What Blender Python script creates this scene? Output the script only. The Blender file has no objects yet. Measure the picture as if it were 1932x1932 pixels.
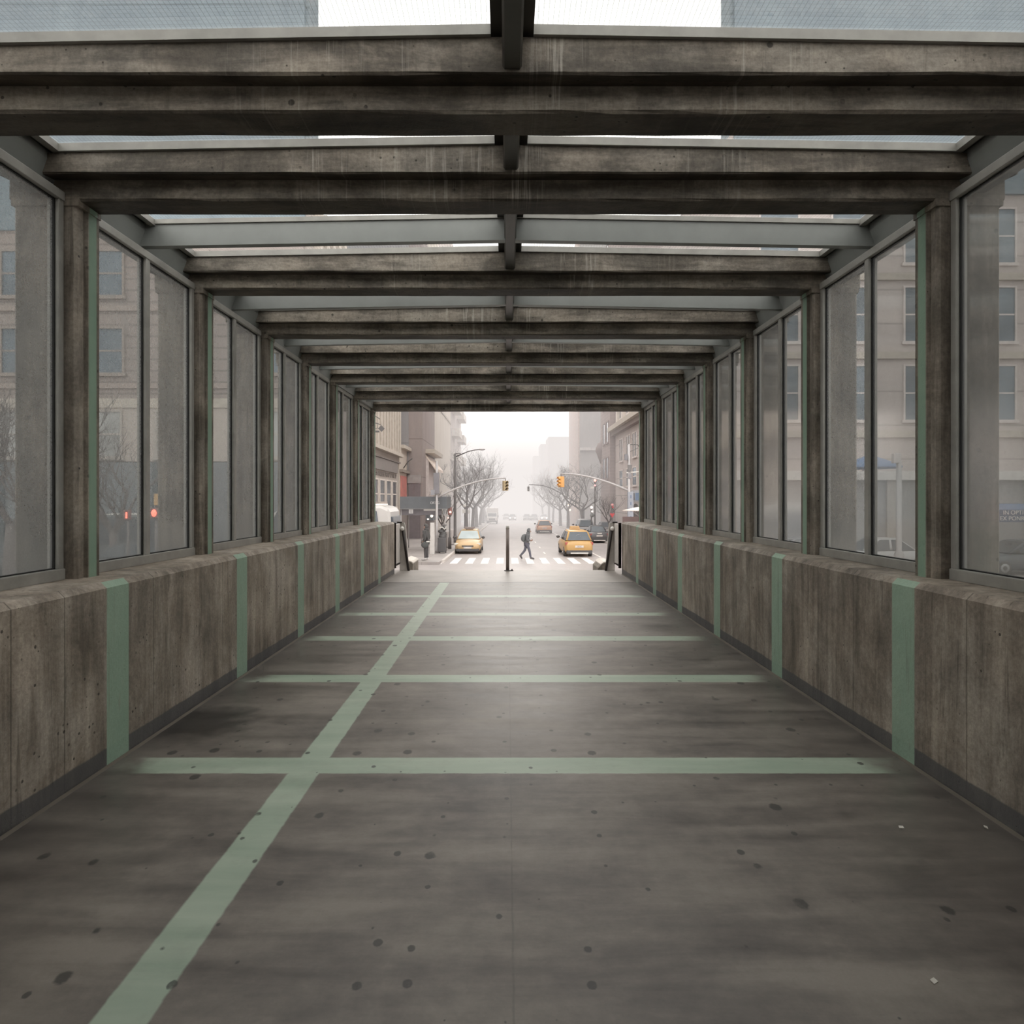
import bpy, bmesh, math, random
from mathutils import Vector, Matrix
C = bpy.context.scene.collection
PI = math.pi
F = 1200.0; CX = 957.0; CY = 940.0; EYE = 1.6      # focal length in pixels, vanishing point, eye height
random.seed(7)

# ------------------------------------------------------------------ materials
def srgb(r, g, b):
    f = lambda c: (c/255/12.92) if c <= 10 else ((c/255+0.055)/1.055)**2.4
    return (f(r), f(g), f(b), 1)

class NT:
    """small node-tree helper"""
    def __init__(s, name):
        s.m = bpy.data.materials.new(name); s.m.use_nodes = True
        s.t = s.m.node_tree; s.t.nodes.clear()
        s.out = s.t.nodes.new('ShaderNodeOutputMaterial')
    def n(s, typ, **kw):
        n = s.t.nodes.new(typ)
        for k, v in kw.items(): setattr(n, k, v)
        return n
    def put(s, sock, v):
        if isinstance(v, bpy.types.NodeSocket): s.t.links.new(v, sock)
        else: sock.default_value = v
    def math(s, op, a, b=0.0, c=0.0, clamp=False):
        n = s.n('ShaderNodeMath', operation=op, use_clamp=clamp)
        for i, v in enumerate((a, b, c)): s.put(n.inputs[i], v)
        return n.outputs[0]
    def coord(s, kind='Object'):
        return s.n('ShaderNodeTexCoord').outputs[kind]
    def geo(s): return s.n('ShaderNodeNewGeometry')
    def xyz(s, v):
        n = s.n('ShaderNodeSeparateXYZ'); s.put(n.inputs[0], v); return n.outputs
    def scale(s, v, sc):
        n = s.n('ShaderNodeVectorMath', operation='MULTIPLY'); s.put(n.inputs[0], v); n.inputs[1].default_value = sc
        return n.outputs[0]
    def noise(s, v, sc, det=4, rough=.6, dist=0.0):
        n = s.n('ShaderNodeTexNoise'); s.put(n.inputs['Vector'], v)
        n.inputs['Scale'].default_value = sc; n.inputs['Detail'].default_value = det
        n.inputs['Roughness'].default_value = rough; n.inputs['Distortion'].default_value = dist
        return n.outputs[0]
    def voro(s, v, sc, rand=1.0):
        n = s.n('ShaderNodeTexVoronoi'); s.put(n.inputs['Vector'], v)
        n.inputs['Scale'].default_value = sc; n.inputs['Randomness'].default_value = rand
        return n.outputs
    def ramp(s, v, stops):
        n = s.n('ShaderNodeValToRGB'); s.put(n.inputs[0], v)
        e = n.color_ramp.elements
        while len(e) < len(stops): e.new(.5)
        for i, (p, c) in enumerate(stops):
            e[i].position = p; e[i].color = c if len(c) == 4 else (*c, 1)
        return n.outputs[0]
    def step(s, v, a, b):
        """0 below a, 1 above b"""
        n = s.n('ShaderNodeMapRange'); s.put(n.inputs[0], v)
        n.inputs[1].default_value = a; n.inputs[2].default_value = b
        return n.outputs[0]
    def mix(s, f, a, b, mode='MIX'):
        n = s.n('ShaderNodeMix', data_type='RGBA', blend_type=mode)
        s.put(n.inputs[0], f); s.put(n.inputs[6], a); s.put(n.inputs[7], b)
        return n.outputs[2]
    def band(s, v, c, w, soft=.004):
        d = s.math('ABSOLUTE', s.math('SUBTRACT', v, c))
        return s.step(d, w/2+soft, w/2-soft)
    def bands(s, v, cs, w, soft=.004):
        r = None
        for c in cs:
            b = s.band(v, c, w, soft)
            r = b if r is None else s.math('MAXIMUM', r, b)
        return r
    def bump(s, h, st=.3, d=.01):
        n = s.n('ShaderNodeBump'); s.put(n.inputs['Height'], h)
        n.inputs['Strength'].default_value = st; n.inputs['Distance'].default_value = d
        return n.outputs[0]
    def principled(s, col, rough=.8, metal=0.0, normal=None, spec=.5, emit=None, est=0.0):
        p = s.n('ShaderNodeBsdfPrincipled')
        s.put(p.inputs['Base Color'], col); s.put(p.inputs['Roughness'], rough); s.put(p.inputs['Metallic'], metal)
        p.inputs['Specular IOR Level'].default_value = spec
        if normal is not None: s.put(p.inputs['Normal'], normal)
        if emit is not None:
            s.put(p.inputs['Emission Color'], emit); p.inputs['Emission Strength'].default_value = est
        return p.outputs[0]
    def done(s, sh):
        s.t.links.new(sh, s.out.inputs['Surface']); return s.m

_cache = {}
def M(name, rgb=None, rough=.7, metal=0.0, var=.12, nsc=3.0, emit=0.0, spec=.5):
    """plain surface with a little mottling"""
    if name in _cache: return _cache[name]
    t = NT(name); c = srgb(*rgb)
    nz = t.noise(t.coord(), nsc, 5)
    col = t.mix(t.step(nz, .3, .7), tuple(x*(1-var) for x in c[:3])+(1,), tuple(min(1, x*(1+var)) for x in c[:3])+(1,))
    sh = t.principled(col, rough, metal, spec=spec, emit=c if emit else None, est=emit)
    _cache[name] = t.done(sh); return _cache[name]

STR_F = [3.81, 5.647, 7.259, 8.783, 10.40]
STR_W = [3.89, 5.71, 7.34, 8.92, 10.45, 11.85]
GREEN_A, GREEN_B = srgb(140, 168, 148), srgb(164, 186, 166)

def concrete(name, c0, c1, vertical=True, stripes=None, drips=0.0, base=False, lines=None, streak=1.0, greenz=None):
    t = NT(name); P = t.geo().outputs['Position']; X = t.xyz(P)
    big = t.noise(P, 1.5, 6, .68, .5)
    fine = t.noise(P, 42, 3, .75)
    sv = t.scale(P, (4.2, 4.2, .42)) if vertical else t.scale(P, (.9, 5, 5))
    stk = t.noise(sv, 1.5, 6, .7, .35)
    v = t.math('ADD', t.math('MULTIPLY', big, .5), t.math('MULTIPLY', stk, .5))
    col = t.ramp(v, [(.38, tuple(k*.55 for k in c0[:3])+(1,)), (.47, c0), (.60, c1)])
    hue = t.step(t.noise(P, 2.3, 3, .5), .42, .6)
    col = t.mix(t.math('MULTIPLY', hue, .5), col, t.mix(1.0, col, (.92, .97, 1.02, 1), 'MULTIPLY'))
    grain = t.step(fine, .3, .7)
    col = t.mix(1.0, col, t.mix(grain, (.74, .73, .72, 1), (1.16, 1.15, 1.14, 1)), 'MULTIPLY')
    dark = t.step(t.noise(t.scale(P, (9, 9, .55)), 1.6, 5, .7, .4), .585, .70)
    col = t.mix(t.math('MULTIPLY', dark, .55*streak), col, (.026, .023, .019, 1))
    def pits(sc, r, thr):
        n = t.n('ShaderNodeTexVoronoi'); t.put(n.inputs['Vector'], P); n.inputs['Scale'].default_value = sc
        rnd = t.xyz(n.outputs['Color'])
        return t.math('MULTIPLY', t.step(t.math('SUBTRACT', n.outputs[0], t.math('MULTIPLY', rnd[1], r)), .03, -.03), t.step(rnd[0], thr, thr+.03))
    pit = t.math('MAXIMUM', pits(24, .22, .74), pits(10, .15, .66))
    pit = t.math('MULTIPLY', pit, t.step(big, .42, .54))
    col = t.mix(t.math('MULTIPLY', pit, .8), col, (.02, .018, .015, 1))
    if lines:
        ln = t.bands(X[1], lines, .006, .003)
        col = t.mix(t.math('MULTIPLY', ln, .7), col, (.02, .017, .014, 1))
    if drips:
        dv = t.scale(P, (16, 0, .6))
        d = t.math('MULTIPLY', t.step(t.noise(dv, 1.2, 4, .8), .54, .64), t.step(t.noise(t.scale(P, (1.3, 1, 0)), 1, 2), .48, .60))
        d = t.math('MULTIPLY', d, t.step(t.math('ABSOLUTE', X[0]), 1.9, .6))
        col = t.mix(t.math('MULTIPLY', d, .7*drips), col, (.50, .47, .42, 1))
    if drips:   # soffit shade and front-face light painted into the colour
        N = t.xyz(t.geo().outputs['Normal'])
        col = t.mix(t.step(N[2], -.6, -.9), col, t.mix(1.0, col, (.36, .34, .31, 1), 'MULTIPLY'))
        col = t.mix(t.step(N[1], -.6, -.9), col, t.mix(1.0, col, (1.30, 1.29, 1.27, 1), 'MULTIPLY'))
    h = t.math('ADD', t.math('MULTIPLY', fine, .5), t.math('SUBTRACT', big, t.math('MULTIPLY', pit, .9)))
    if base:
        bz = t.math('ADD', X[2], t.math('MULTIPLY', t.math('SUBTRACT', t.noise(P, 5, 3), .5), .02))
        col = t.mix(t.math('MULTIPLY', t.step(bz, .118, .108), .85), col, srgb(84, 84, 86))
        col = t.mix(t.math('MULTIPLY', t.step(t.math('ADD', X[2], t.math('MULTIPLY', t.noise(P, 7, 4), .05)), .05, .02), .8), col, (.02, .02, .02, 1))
    if stripes:
        m = t.bands(X[1], stripes, .22, .004)
        wear = t.step(t.noise(t.scale(P, (6, 6, 1.2)), 3, 6, .7), .70, .60)
        g = t.mix(t.noise(P, 4, 3), GREEN_A, GREEN_B)
        g = t.mix(t.math('MULTIPLY', t.step(fine, .3, .7), .2), g, (.12, .15, .12, 1))
        m = t.math('MULTIPLY', m, t.step(t.xyz(t.geo().outputs['Normal'])[2], .98, .9))
        m = t.math('MULTIPLY', m, t.math('SUBTRACT', 1.0, t.math('MULTIPLY', dark, .35)))
        col = t.mix(t.math('MULTIPLY', m, t.math('MULTIPLY', t.math('ADD', t.math('MULTIPLY', wear, .35), .65), .93)), col, g)
    if greenz:
        m = t.bands(X[1], greenz, .075, .004)
        ax = t.step(t.math('ABSOLUTE', t.xyz(t.geo().outputs['Normal'])[0]), .8, .95)
        col = t.mix(t.math('MULTIPLY', t.math('MULTIPLY', m, ax), .85), col, t.mix(t.noise(P, 4, 3), srgb(124, 154, 134), srgb(144, 170, 150)))
    return t.done(t.principled(col, t.step(fine, -1.2, 1.6), 0, t.bump(h, .35, .012), spec=.3))

def floor_mat():
    t = NT('painted_concrete_floor'); P = t.geo().outputs['Position']; X = t.xyz(P)
    big = t.noise(t.scale(P, (.7, 1.0, 1)), 1.6, 6, .62, .4)
    cross = t.noise(t.scale(P, (.5, 3.2, 1)), 1.7, 5, .62, .25)
    fine = t.noise(P, 70, 2, .7)
    mid = t.noise(P, 9, 5, .7)
    v = t.math('ADD', t.math('MULTIPLY', big, .42), t.math('ADD', t.math('MULTIPLY', cross, .42), t.math('MULTIPLY', mid, .16)))
    col = t.ramp(v, [(.37, srgb(84, 78, 73)), (.48, srgb(120, 112, 105)), (.60, srgb(150, 141, 132))])
    col = t.mix(t.math('MULTIPLY', t.step(fine, .3, .7), .3), t.mix(1.0, col, (.75, .75, .75, 1), 'MULTIPLY'), col)
    # darker along the walls
    ax = t.math('ABSOLUTE', X[0])
    gr = t.step(t.math('ADD', ax, t.math('MULTIPLY', t.math('SUBTRACT', t.noise(t.scale(P, (1, 1.6, 1)), 1.5, 5, .7), .5), 1.3)), 1.55, 2.5)
    col = t.mix(t.math('MULTIPLY', gr, .62), col, (.035, .032, .028, 1))
    # a dark damp patch by the left wall
    dx = t.math('MULTIPLY', t.math('ADD', X[0], 2.16), 2.6); dy = t.math('MULTIPLY', t.math('SUBTRACT', X[1], 4.55), 2.4)
    dd = t.math('SQRT', t.math('ADD', t.math('MULTIPLY', dx, dx), t.math('MULTIPLY', dy, dy)))
    dd = t.math('ADD', dd, t.math('MULTIPLY', t.math('SUBTRACT', t.noise(P, 6, 4), .5), 1.3))
    col = t.mix(t.math('MULTIPLY', t.step(dd, 1.05, .45), .92), col, (.018, .016, .013, 1))
    # hairline joint down the middle
    jx = t.math('ADD', X[0], t.math('MULTIPLY', t.math('SUBTRACT', t.noise(P, 7, 3), .5), .012))
    col = t.mix(t.math('MULTIPLY', t.band(jx, .02, .006, .003), t.math('MULTIPLY', t.step(mid, .35, .6), .45)), col, (.03, .027, .024, 1))
    # painted lines
    wob = t.math('MULTIPLY', t.math('SUBTRACT', t.noise(P, 12, 3), .5), .016)
    m1 = t.math('MULTIPLY', t.bands(t.math('ADD', X[1], wob), STR_F, .225, .005), t.step(t.math('ADD', ax, t.math('MULTIPLY', t.noise(P, 3, 4), .6)), 2.62, 2.34))
    m2 = t.math('MULTIPLY', t.band(t.math('ADD', X[0], wob), -1.185, .178, .005), t.step(X[1], 12.08, 12.06))
    m = t.math('MAXIMUM', m1, m2)
    wear = t.step(t.math('ADD', t.math('MULTIPLY', mid, .6), t.math('MULTIPLY', big, .4)), .72, .5)
    g = t.mix(t.step(cross, .3, .7), srgb(148, 166, 147), srgb(174, 187, 169))
    col = t.mix(t.math('MULTIPLY', m, t.math('ADD', t.math('MULTIPLY', wear, .25), .7)), col, g)
    # gum spots
    def spots(sc, r, thr):
        n = t.n('ShaderNodeTexVoronoi', voronoi_dimensions='2D'); t.put(n.inputs['Vector'], t.scale(P, (1, .8, 1))); n.inputs['Scale'].default_value = sc
        rnd = t.xyz(n.outputs['Color'])
        rr = t.math('MULTIPLY', rnd[1], r)
        d = t.math('ADD', n.outputs[0], t.math('MULTIPLY', t.math('SUBTRACT', t.noise(P, 40, 2), .5), .06))
        inside = t.step(t.math('SUBTRACT', d, rr), .015, -.015)
        return t.math('MULTIPLY', inside, t.step(rnd[0], thr, thr+.02))
    sp = t.math('MAXIMUM', spots(3.4, .105, .62), spots(6.5, .12, .72))
    sp = t.math('MULTIPLY', sp, t.step(mid, .2, .45))
    col = t.mix(t.math('MULTIPLY', sp, .8), col, (.022, .021, .02, 1))
    # far slab beyond the joint is paler
    col = t.mix(t.math('MULTIPLY', t.step(X[1], 12.09, 12.12), .3), col, srgb(204, 195, 187))
    col = t.mix(t.math('MULTIPLY', t.band(X[1], 12.1, .085, .02), .9), col, (.02, .018, .016, 1))
    rough = t.math('ADD', .25, t.math('MULTIPLY', t.math('MAXIMUM', cross, 0.0), .26))
    rough = t.math('ADD', rough, t.math('MULTIPLY', fine, .08))
    h = t.math('ADD', t.math('MULTIPLY', big, .5), t.math('MULTIPLY', fine, .12))
    return t.done(t.principled(col, rough, 0, t.bump(h, .12, .012), spec=.8))

def glass_mat(name, tint, dirt, dirtcol, wires=False, gloss=.05):
    t = NT(name); P = t.geo().outputs['Position']; X = t.xyz(P)
    tr = t.n('ShaderNodeBsdfTransparent'); t.put(tr.inputs[0], (*tint, 1))
    df = t.n('ShaderNodeBsdfDiffuse'); t.put(df.inputs[0], dirtcol)
    tl = t.n('ShaderNodeBsdfTranslucent'); t.put(tl.inputs[0], dirtcol)
    mx = t.n('ShaderNodeMixShader'); mx.inputs[0].default_value = .55
    t.t.links.new(df.outputs[0], mx.inputs[1]); t.t.links.new(tl.outputs[0], mx.inputs[2])
    nz = t.noise(t.scale(P, (2.5, 2.5, .8)), 2.2, 5, .65); speck = t.noise(P, 90, 2, .6)
    f = t.math('ADD', t.math('MULTIPLY', t.math('SUBTRACT', nz, .5), .14), dirt)
    f = t.math('ADD', f, t.math('MULTIPLY', t.math('SUBTRACT', speck, .5), .12))
    if not wires:
        f = t.math('ADD', f, t.math('MULTIPLY', t.step(X[2], 1.5, 1.15), .08))
        f = t.math('ADD', f, t.math('MULTIPLY', t.step(t.voro(P, 11)[0], .05, .03), .12))
    f = t.math('MAXIMUM', f, .02)
    a = t.n('ShaderNodeMixShader'); t.put(a.inputs[0], f)
    t.t.links.new(tr.outputs[0], a.inputs[1]); t.t.links.new(mx.outputs[0], a.inputs[2])
    sh = a.outputs[0]
    if wires:
        px = t.math('PINGPONG', X[0], .0115); py = t.math('PINGPONG', X[1], .0115)
        w = t.math('MAXIMUM', t.math('MULTIPLY', t.step(px, .0016, .0006), .5), t.math('MULTIPLY', t.step(py, .0014, .0006), .32))
        wd = t.n('ShaderNodeBsdfDiffuse'); t.put(wd.inputs[0], (.09, .09, .085, 1))
        b = t.n('ShaderNodeMixShader'); t.put(b.inputs[0], w)
        t.t.links.new(sh, b.inputs[1]); t.t.links.new(wd.outputs[0], b.inputs[2]); sh = b.outputs[0]
    gl = t.n('ShaderNodeBsdfGlossy'); gl.inputs['Roughness'].default_value = gloss
    t.put(gl.inputs[0], (.8, .8, .8, 1))
    fr = t.n('ShaderNodeFresnel'); fr.inputs[0].default_value = 1.35
    g = t.n('ShaderNodeMixShader'); t.put(g.inputs[0], t.math('MULTIPLY', fr.outputs[0], .35))
    t.t.links.new(sh, g.inputs[1]); t.t.links.new(gl.outputs[0], g.inputs[2])
    return t.done(g.outputs[0])

def facade(name, c0, c1, course=0.0, ribs=0.0, brick=False, lift=.25):
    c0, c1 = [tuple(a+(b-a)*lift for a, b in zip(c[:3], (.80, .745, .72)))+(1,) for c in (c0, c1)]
    t = NT(name); P = t.geo().outputs['Position']; X = t.xyz(P)
    n1 = t.noise(t.scale(P, (1, 1, .4)), .8, 5, .6); n2 = t.noise(P, 6, 3)
    col = t.ramp(t.math('ADD', t.math('MULTIPLY', n1, .7), t.math('MULTIPLY', n2, .3)), [(.35, c0), (.65, c1)])
    if course:
        z = t.math('PINGPONG', X[2], course/2)
        col = t.mix(t.math('MULTIPLY', t.step(z, .06, .03), .45), col, tuple(v*.45 for v in c0[:3])+(1,))
    if brick:
        z = t.math('PINGPONG', X[2], .19)
        col = t.mix(t.math('MULTIPLY', t.step(z, .05, .02), .25), col, tuple(v*1.3 for v in c1[:3])+(1,))
    return t.done(t.principled(col, .85, spec=.25))

MT = {}
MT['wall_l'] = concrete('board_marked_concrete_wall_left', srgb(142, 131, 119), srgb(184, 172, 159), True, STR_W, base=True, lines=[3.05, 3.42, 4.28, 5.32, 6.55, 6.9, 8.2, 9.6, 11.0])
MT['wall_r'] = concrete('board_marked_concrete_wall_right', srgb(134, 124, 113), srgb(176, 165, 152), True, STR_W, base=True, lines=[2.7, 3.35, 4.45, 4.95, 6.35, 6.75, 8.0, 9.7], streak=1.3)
MT['column'] = concrete('rough_column_concrete', srgb(107, 99, 89), srgb(157, 147, 135), True, greenz=[4.02, 5.66, 7.22, 8.70, 10.16, 11.75, 13.33], streak=1.0)
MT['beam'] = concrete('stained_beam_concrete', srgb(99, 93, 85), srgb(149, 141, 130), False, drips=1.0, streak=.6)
MT['floor'] = floor_mat()
MT['pane'] = glass_mat('dusty_side_glass', (.44, .46, .455), .34, srgb(150, 152, 151), gloss=.12)
MT['sky_pane'] = glass_mat('wired_roof_glass', (.93, .94, .94), .10, srgb(170, 180, 182), wires=True, gloss=.1)
MT['alu'] = M('weathered_aluminium', (158, 156, 150), .45, .35, .15, 6)
MT['steel'] = M('dark_painted_steel', (74, 72, 67), .4, .3, .15, 5)
MT['purlin'] = M('grey_painted_purlin', (140, 143, 140), .45, .2, .08, 4)
MT['seal'] = M('black_seal', (18, 18, 17), .6)
# ------------------------------------------------------------------ mesh helpers
class MB:
    def __init__(s): s.bm = bmesh.new(); s.cur = 0
    def quad(s, pts):
        f = s.bm.faces.new([s.bm.verts.new(p) for p in pts]); f.material_index = s.cur; return f
    def box(s, x0, x1, y0, y1, z0, z1, bev=0.0):
        v = [s.bm.verts.new((x, y, z)) for x in (x0, x1) for y in (y0, y1) for z in (z0, z1)]
        fs = [s.bm.faces.new([v[i] for i in q]) for q in ((0, 1, 3, 2), (4, 6, 7, 5), (0, 4, 5, 1), (2, 3, 7, 6), (0, 2, 6, 4), (1, 5, 7, 3))]
        for f in fs: f.material_index = s.cur
        if bev:
            es = {e for f in fs for e in f.edges}
            bmesh.ops.bevel(s.bm, geom=list(es), offset=bev, segments=2, affect='EDGES', profile=.6)
        return s
    def prism(s, poly, a0, a1, axis='y', bev=0.0):
        """poly is a list of 2D points in the plane across the axis: y -> (x,z), x -> (y,z), z -> (x,y)"""
        def P(p, a): return {'y': (p[0], a, p[1]), 'x': (a, p[0], p[1]), 'z': (p[0], p[1], a)}[axis]
        A = [s.bm.verts.new(P(p, a0)) for p in poly]; B = [s.bm.verts.new(P(p, a1)) for p in poly]
        n = len(poly); fs = [s.bm.faces.new(A), s.bm.faces.new(B[::-1])]
        for i in range(n): fs.append(s.bm.faces.new([A[i], B[i], B[(i+1) % n], A[(i+1) % n]]))
        for f in fs: f.material_index = s.cur
        if bev: bmesh.ops.bevel(s.bm, geom=list({e for f in fs for e in f.edges}), offset=bev, segments=1, affect='EDGES')
        return s
    def tube(s, pts, r, n=8, caps=True):
        pts = [Vector(p) for p in pts]; R = r if isinstance(r, (list, tuple)) else [r]*len(pts)
        rings = []; up = None
        for i, p in enumerate(pts):
            d = (pts[min(i+1, len(pts)-1)]-pts[max(i-1, 0)]).normalized()
            if up is None: up = d.orthogonal().normalized()
            up = (up - d*up.dot(d)); up = up.normalized() if up.length > 1e-6 else d.orthogonal().normalized()
            sd = d.cross(up)
            rings.append([s.bm.verts.new(p+(up*math.cos(2*PI*k/n)+sd*math.sin(2*PI*k/n))*R[i]) for k in range(n)])
        for a, b in zip(rings, rings[1:]):
            for k in range(n):
                f = s.bm.faces.new([a[k], a[(k+1) % n], b[(k+1) % n], b[k]]); f.material_index = s.cur; f.smooth = n > 4
        if caps:
            for rg in (rings[0][::-1], rings[-1]):
                try: s.bm.faces.new(rg).material_index = s.cur
                except ValueError: pass
        return s
    def lathe(s, prof, n=16, c=(0, 0, 0), axis='z'):
        rows = []
        for r, h in prof:
            row = []
            for k in range(n):
                a = 2*PI*k/n; x, y = r*math.cos(a), r*math.sin(a)
                q = {'z': (x, y, h), 'x': (h, x, y), 'y': (x, h, y)}[axis]
                row.append(s.bm.verts.new((c[0]+q[0], c[1]+q[1], c[2]+q[2])))
            rows.append(row)
        for a, b in zip(rows, rows[1:]):
            for k in range(n):
                f = s.bm.faces.new([a[k], a[(k+1) % n], b[(k+1) % n], b[k]]); f.material_index = s.cur; f.smooth = True
        for rg in (rows[0][::-1], rows[-1]):
            try: s.bm.faces.new(rg).material_index = s.cur
            except ValueError: pass
        return s
    def ball(s, c, r, sc=(1, 1, 1), u=12, v=8):
        m = Matrix.Translation(c) @ Matrix.Diagonal((*[r*k for k in sc], 1))
        g = bmesh.ops.create_uvsphere(s.bm, u_segments=u, v_segments=v, radius=1, matrix=m)
        for f in {f for vv in g['verts'] for f in vv.link_faces}: f.smooth = True; f.material_index = s.cur
        return s
    def loft(s, rings, close=True, smooth=True, capends=True):
        V = [[s.bm.verts.new(p) for p in r] for r in rings]; n = len(V[0])
        for a, b in zip(V, V[1:]):
            for k in range(n if close else n-1):
                f = s.bm.faces.new([a[k], a[(k+1) % n], b[(k+1) % n], b[k]]); f.smooth = smooth; f.material_index = s.cur
        if capends:
            for rg in (V[0][::-1], V[-1]):
                f = s.bm.faces.new(rg); f.smooth = smooth; f.material_index = s.cur
        return s
    def build(s, name, mat, parent=None, label=None):
        bmesh.ops.recalc_face_normals(s.bm, faces=s.bm.faces)
        me = bpy.data.meshes.new(name); s.bm.to_mesh(me); s.bm.free()
        for m in (mat if isinstance(mat, (list, tuple)) else [mat]): me.materials.append(m)
        o = bpy.data.objects.new(name, me); C.objects.link(o)
        if parent is not None: o.parent = parent
        if label: o['label'] = label
        return o

def tag(o, label, cat, group=None, kind=None):
    o['label'] = label; o['category'] = cat
    if group: o['group'] = group
    if kind: o['kind'] = kind
    return o
def thing(name, label, cat, loc=(0, 0, 0), rz=0.0, group=None, kind=None):
    o = bpy.data.objects.new(name, None); C.objects.link(o); o.empty_display_size = .3
    o.location = loc; o.rotation_euler = (0, 0, rz)
    return tag(o, label, cat, group, kind)
def kids(o): return [c for c in C.objects if c.parent == o]
def copy_tree(o, loc, rz, label, group=None, sc=None):
    r = o.copy(); C.objects.link(r); r.location = loc; r.rotation_euler = (0, 0, rz); r['label'] = label
    if sc: r.scale = (sc, sc, sc)
    if group: r['group'] = group
    for ch in kids(o):
        c = ch.copy(); C.objects.link(c); c.parent = r
        for g in kids(ch):
            d = g.copy(); C.objects.link(d); d.parent = c
    return r
def text(name, body, size, mat, parent, loc, rot=(PI/2, 0, 0), depth=.004, sx=1.0):
    cu = bpy.data.curves.new(name, 'FONT'); cu.body = body; cu.size = size; cu.extrude = depth
    cu.align_x = 'CENTER'; cu.align_y = 'CENTER'
    tmp = bpy.data.objects.new(name+'_tmp', cu); C.objects.link(tmp)
    me = bpy.data.meshes.new_from_object(tmp.evaluated_get(bpy.context.evaluated_depsgraph_get()))
    bpy.data.objects.remove(tmp)
    me.materials.clear(); me.materials.append(mat)
    o = bpy.data.objects.new(name, me); C.objects.link(o); o.parent = parent
    o.location = loc; o.rotation_euler = rot; o.scale = (sx, 1, 1)
    return o
def zs(Y): return -1.33-.017*Y                   # the street falls gently away from the walkway
def at(px, py, Y): return Vector(((px-CX)*Y/F, Y, EYE-(py-CY)*Y/F))
def XY(px, Y): return (px-CX)*Y/F
def ZY(py, Y): return EYE-(py-CY)*Y/F
def xc(Y): return 2.62+max(0, Y-3.886)*.0165     # inner face of the columns (half width)

# ------------------------------------------------------------------ the walkway
END = 14.15
o = MB().box(-3.1, 3.1, -4.5, END, -.45, 0).build('floor', MT['floor'])
tag(o, 'worn grey concrete walkway floor with pale green painted lines', 'floor', kind='structure')
for sx, nm, mt in ((-1, 'wall_left', 'wall_l'), (1, 'wall_right', 'wall_r')):
    inn = -2.38 if sx < 0 else 2.42
    poly = [(inn, -.02), (inn, 1.065), (inn+sx*.035, 1.10), (sx*3.12, 1.115), (sx*3.12, -2.2), (sx*3.02, -2.2), (sx*3.02, -.02)]
    o = MB().prism(poly, -4.5, 13.42).build(nm, MT[mt])
    tag(o, 'waist-high concrete parapet on the %s of the walkway, striped with green bands' % ('left' if sx < 0 else 'right'), 'parapet wall', kind='structure')
# fillet of grout where the parapet meets the floor
for sx, nm in ((-1, 'baseboard_left'), (1, 'baseboard_right')):
    inn = -2.38 if sx < 0 else 2.42
    o = MB().prism([(inn+sx*.01, 0), (inn-sx*.016, 0), (inn-sx*.004, .012), (inn+sx*.01, .014)], -4.4, 13.4).build(nm, M('grout', (96, 89, 80), .8))
    tag(o, 'thin mortar fillet along the foot of the %s parapet' % ('left' if sx < 0 else 'right'), 'fillet', kind='structure')
o = MB().box(-3.2, 3.2, -4.8, -4.5, -.45, 4.2).build('added_back_wall', MT['column'])  # added out of view; closes the end to darken the near walkway
tag(o, 'unseen concrete end wall added behind the viewer to darken the walkway', 'wall', kind='structure')

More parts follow.
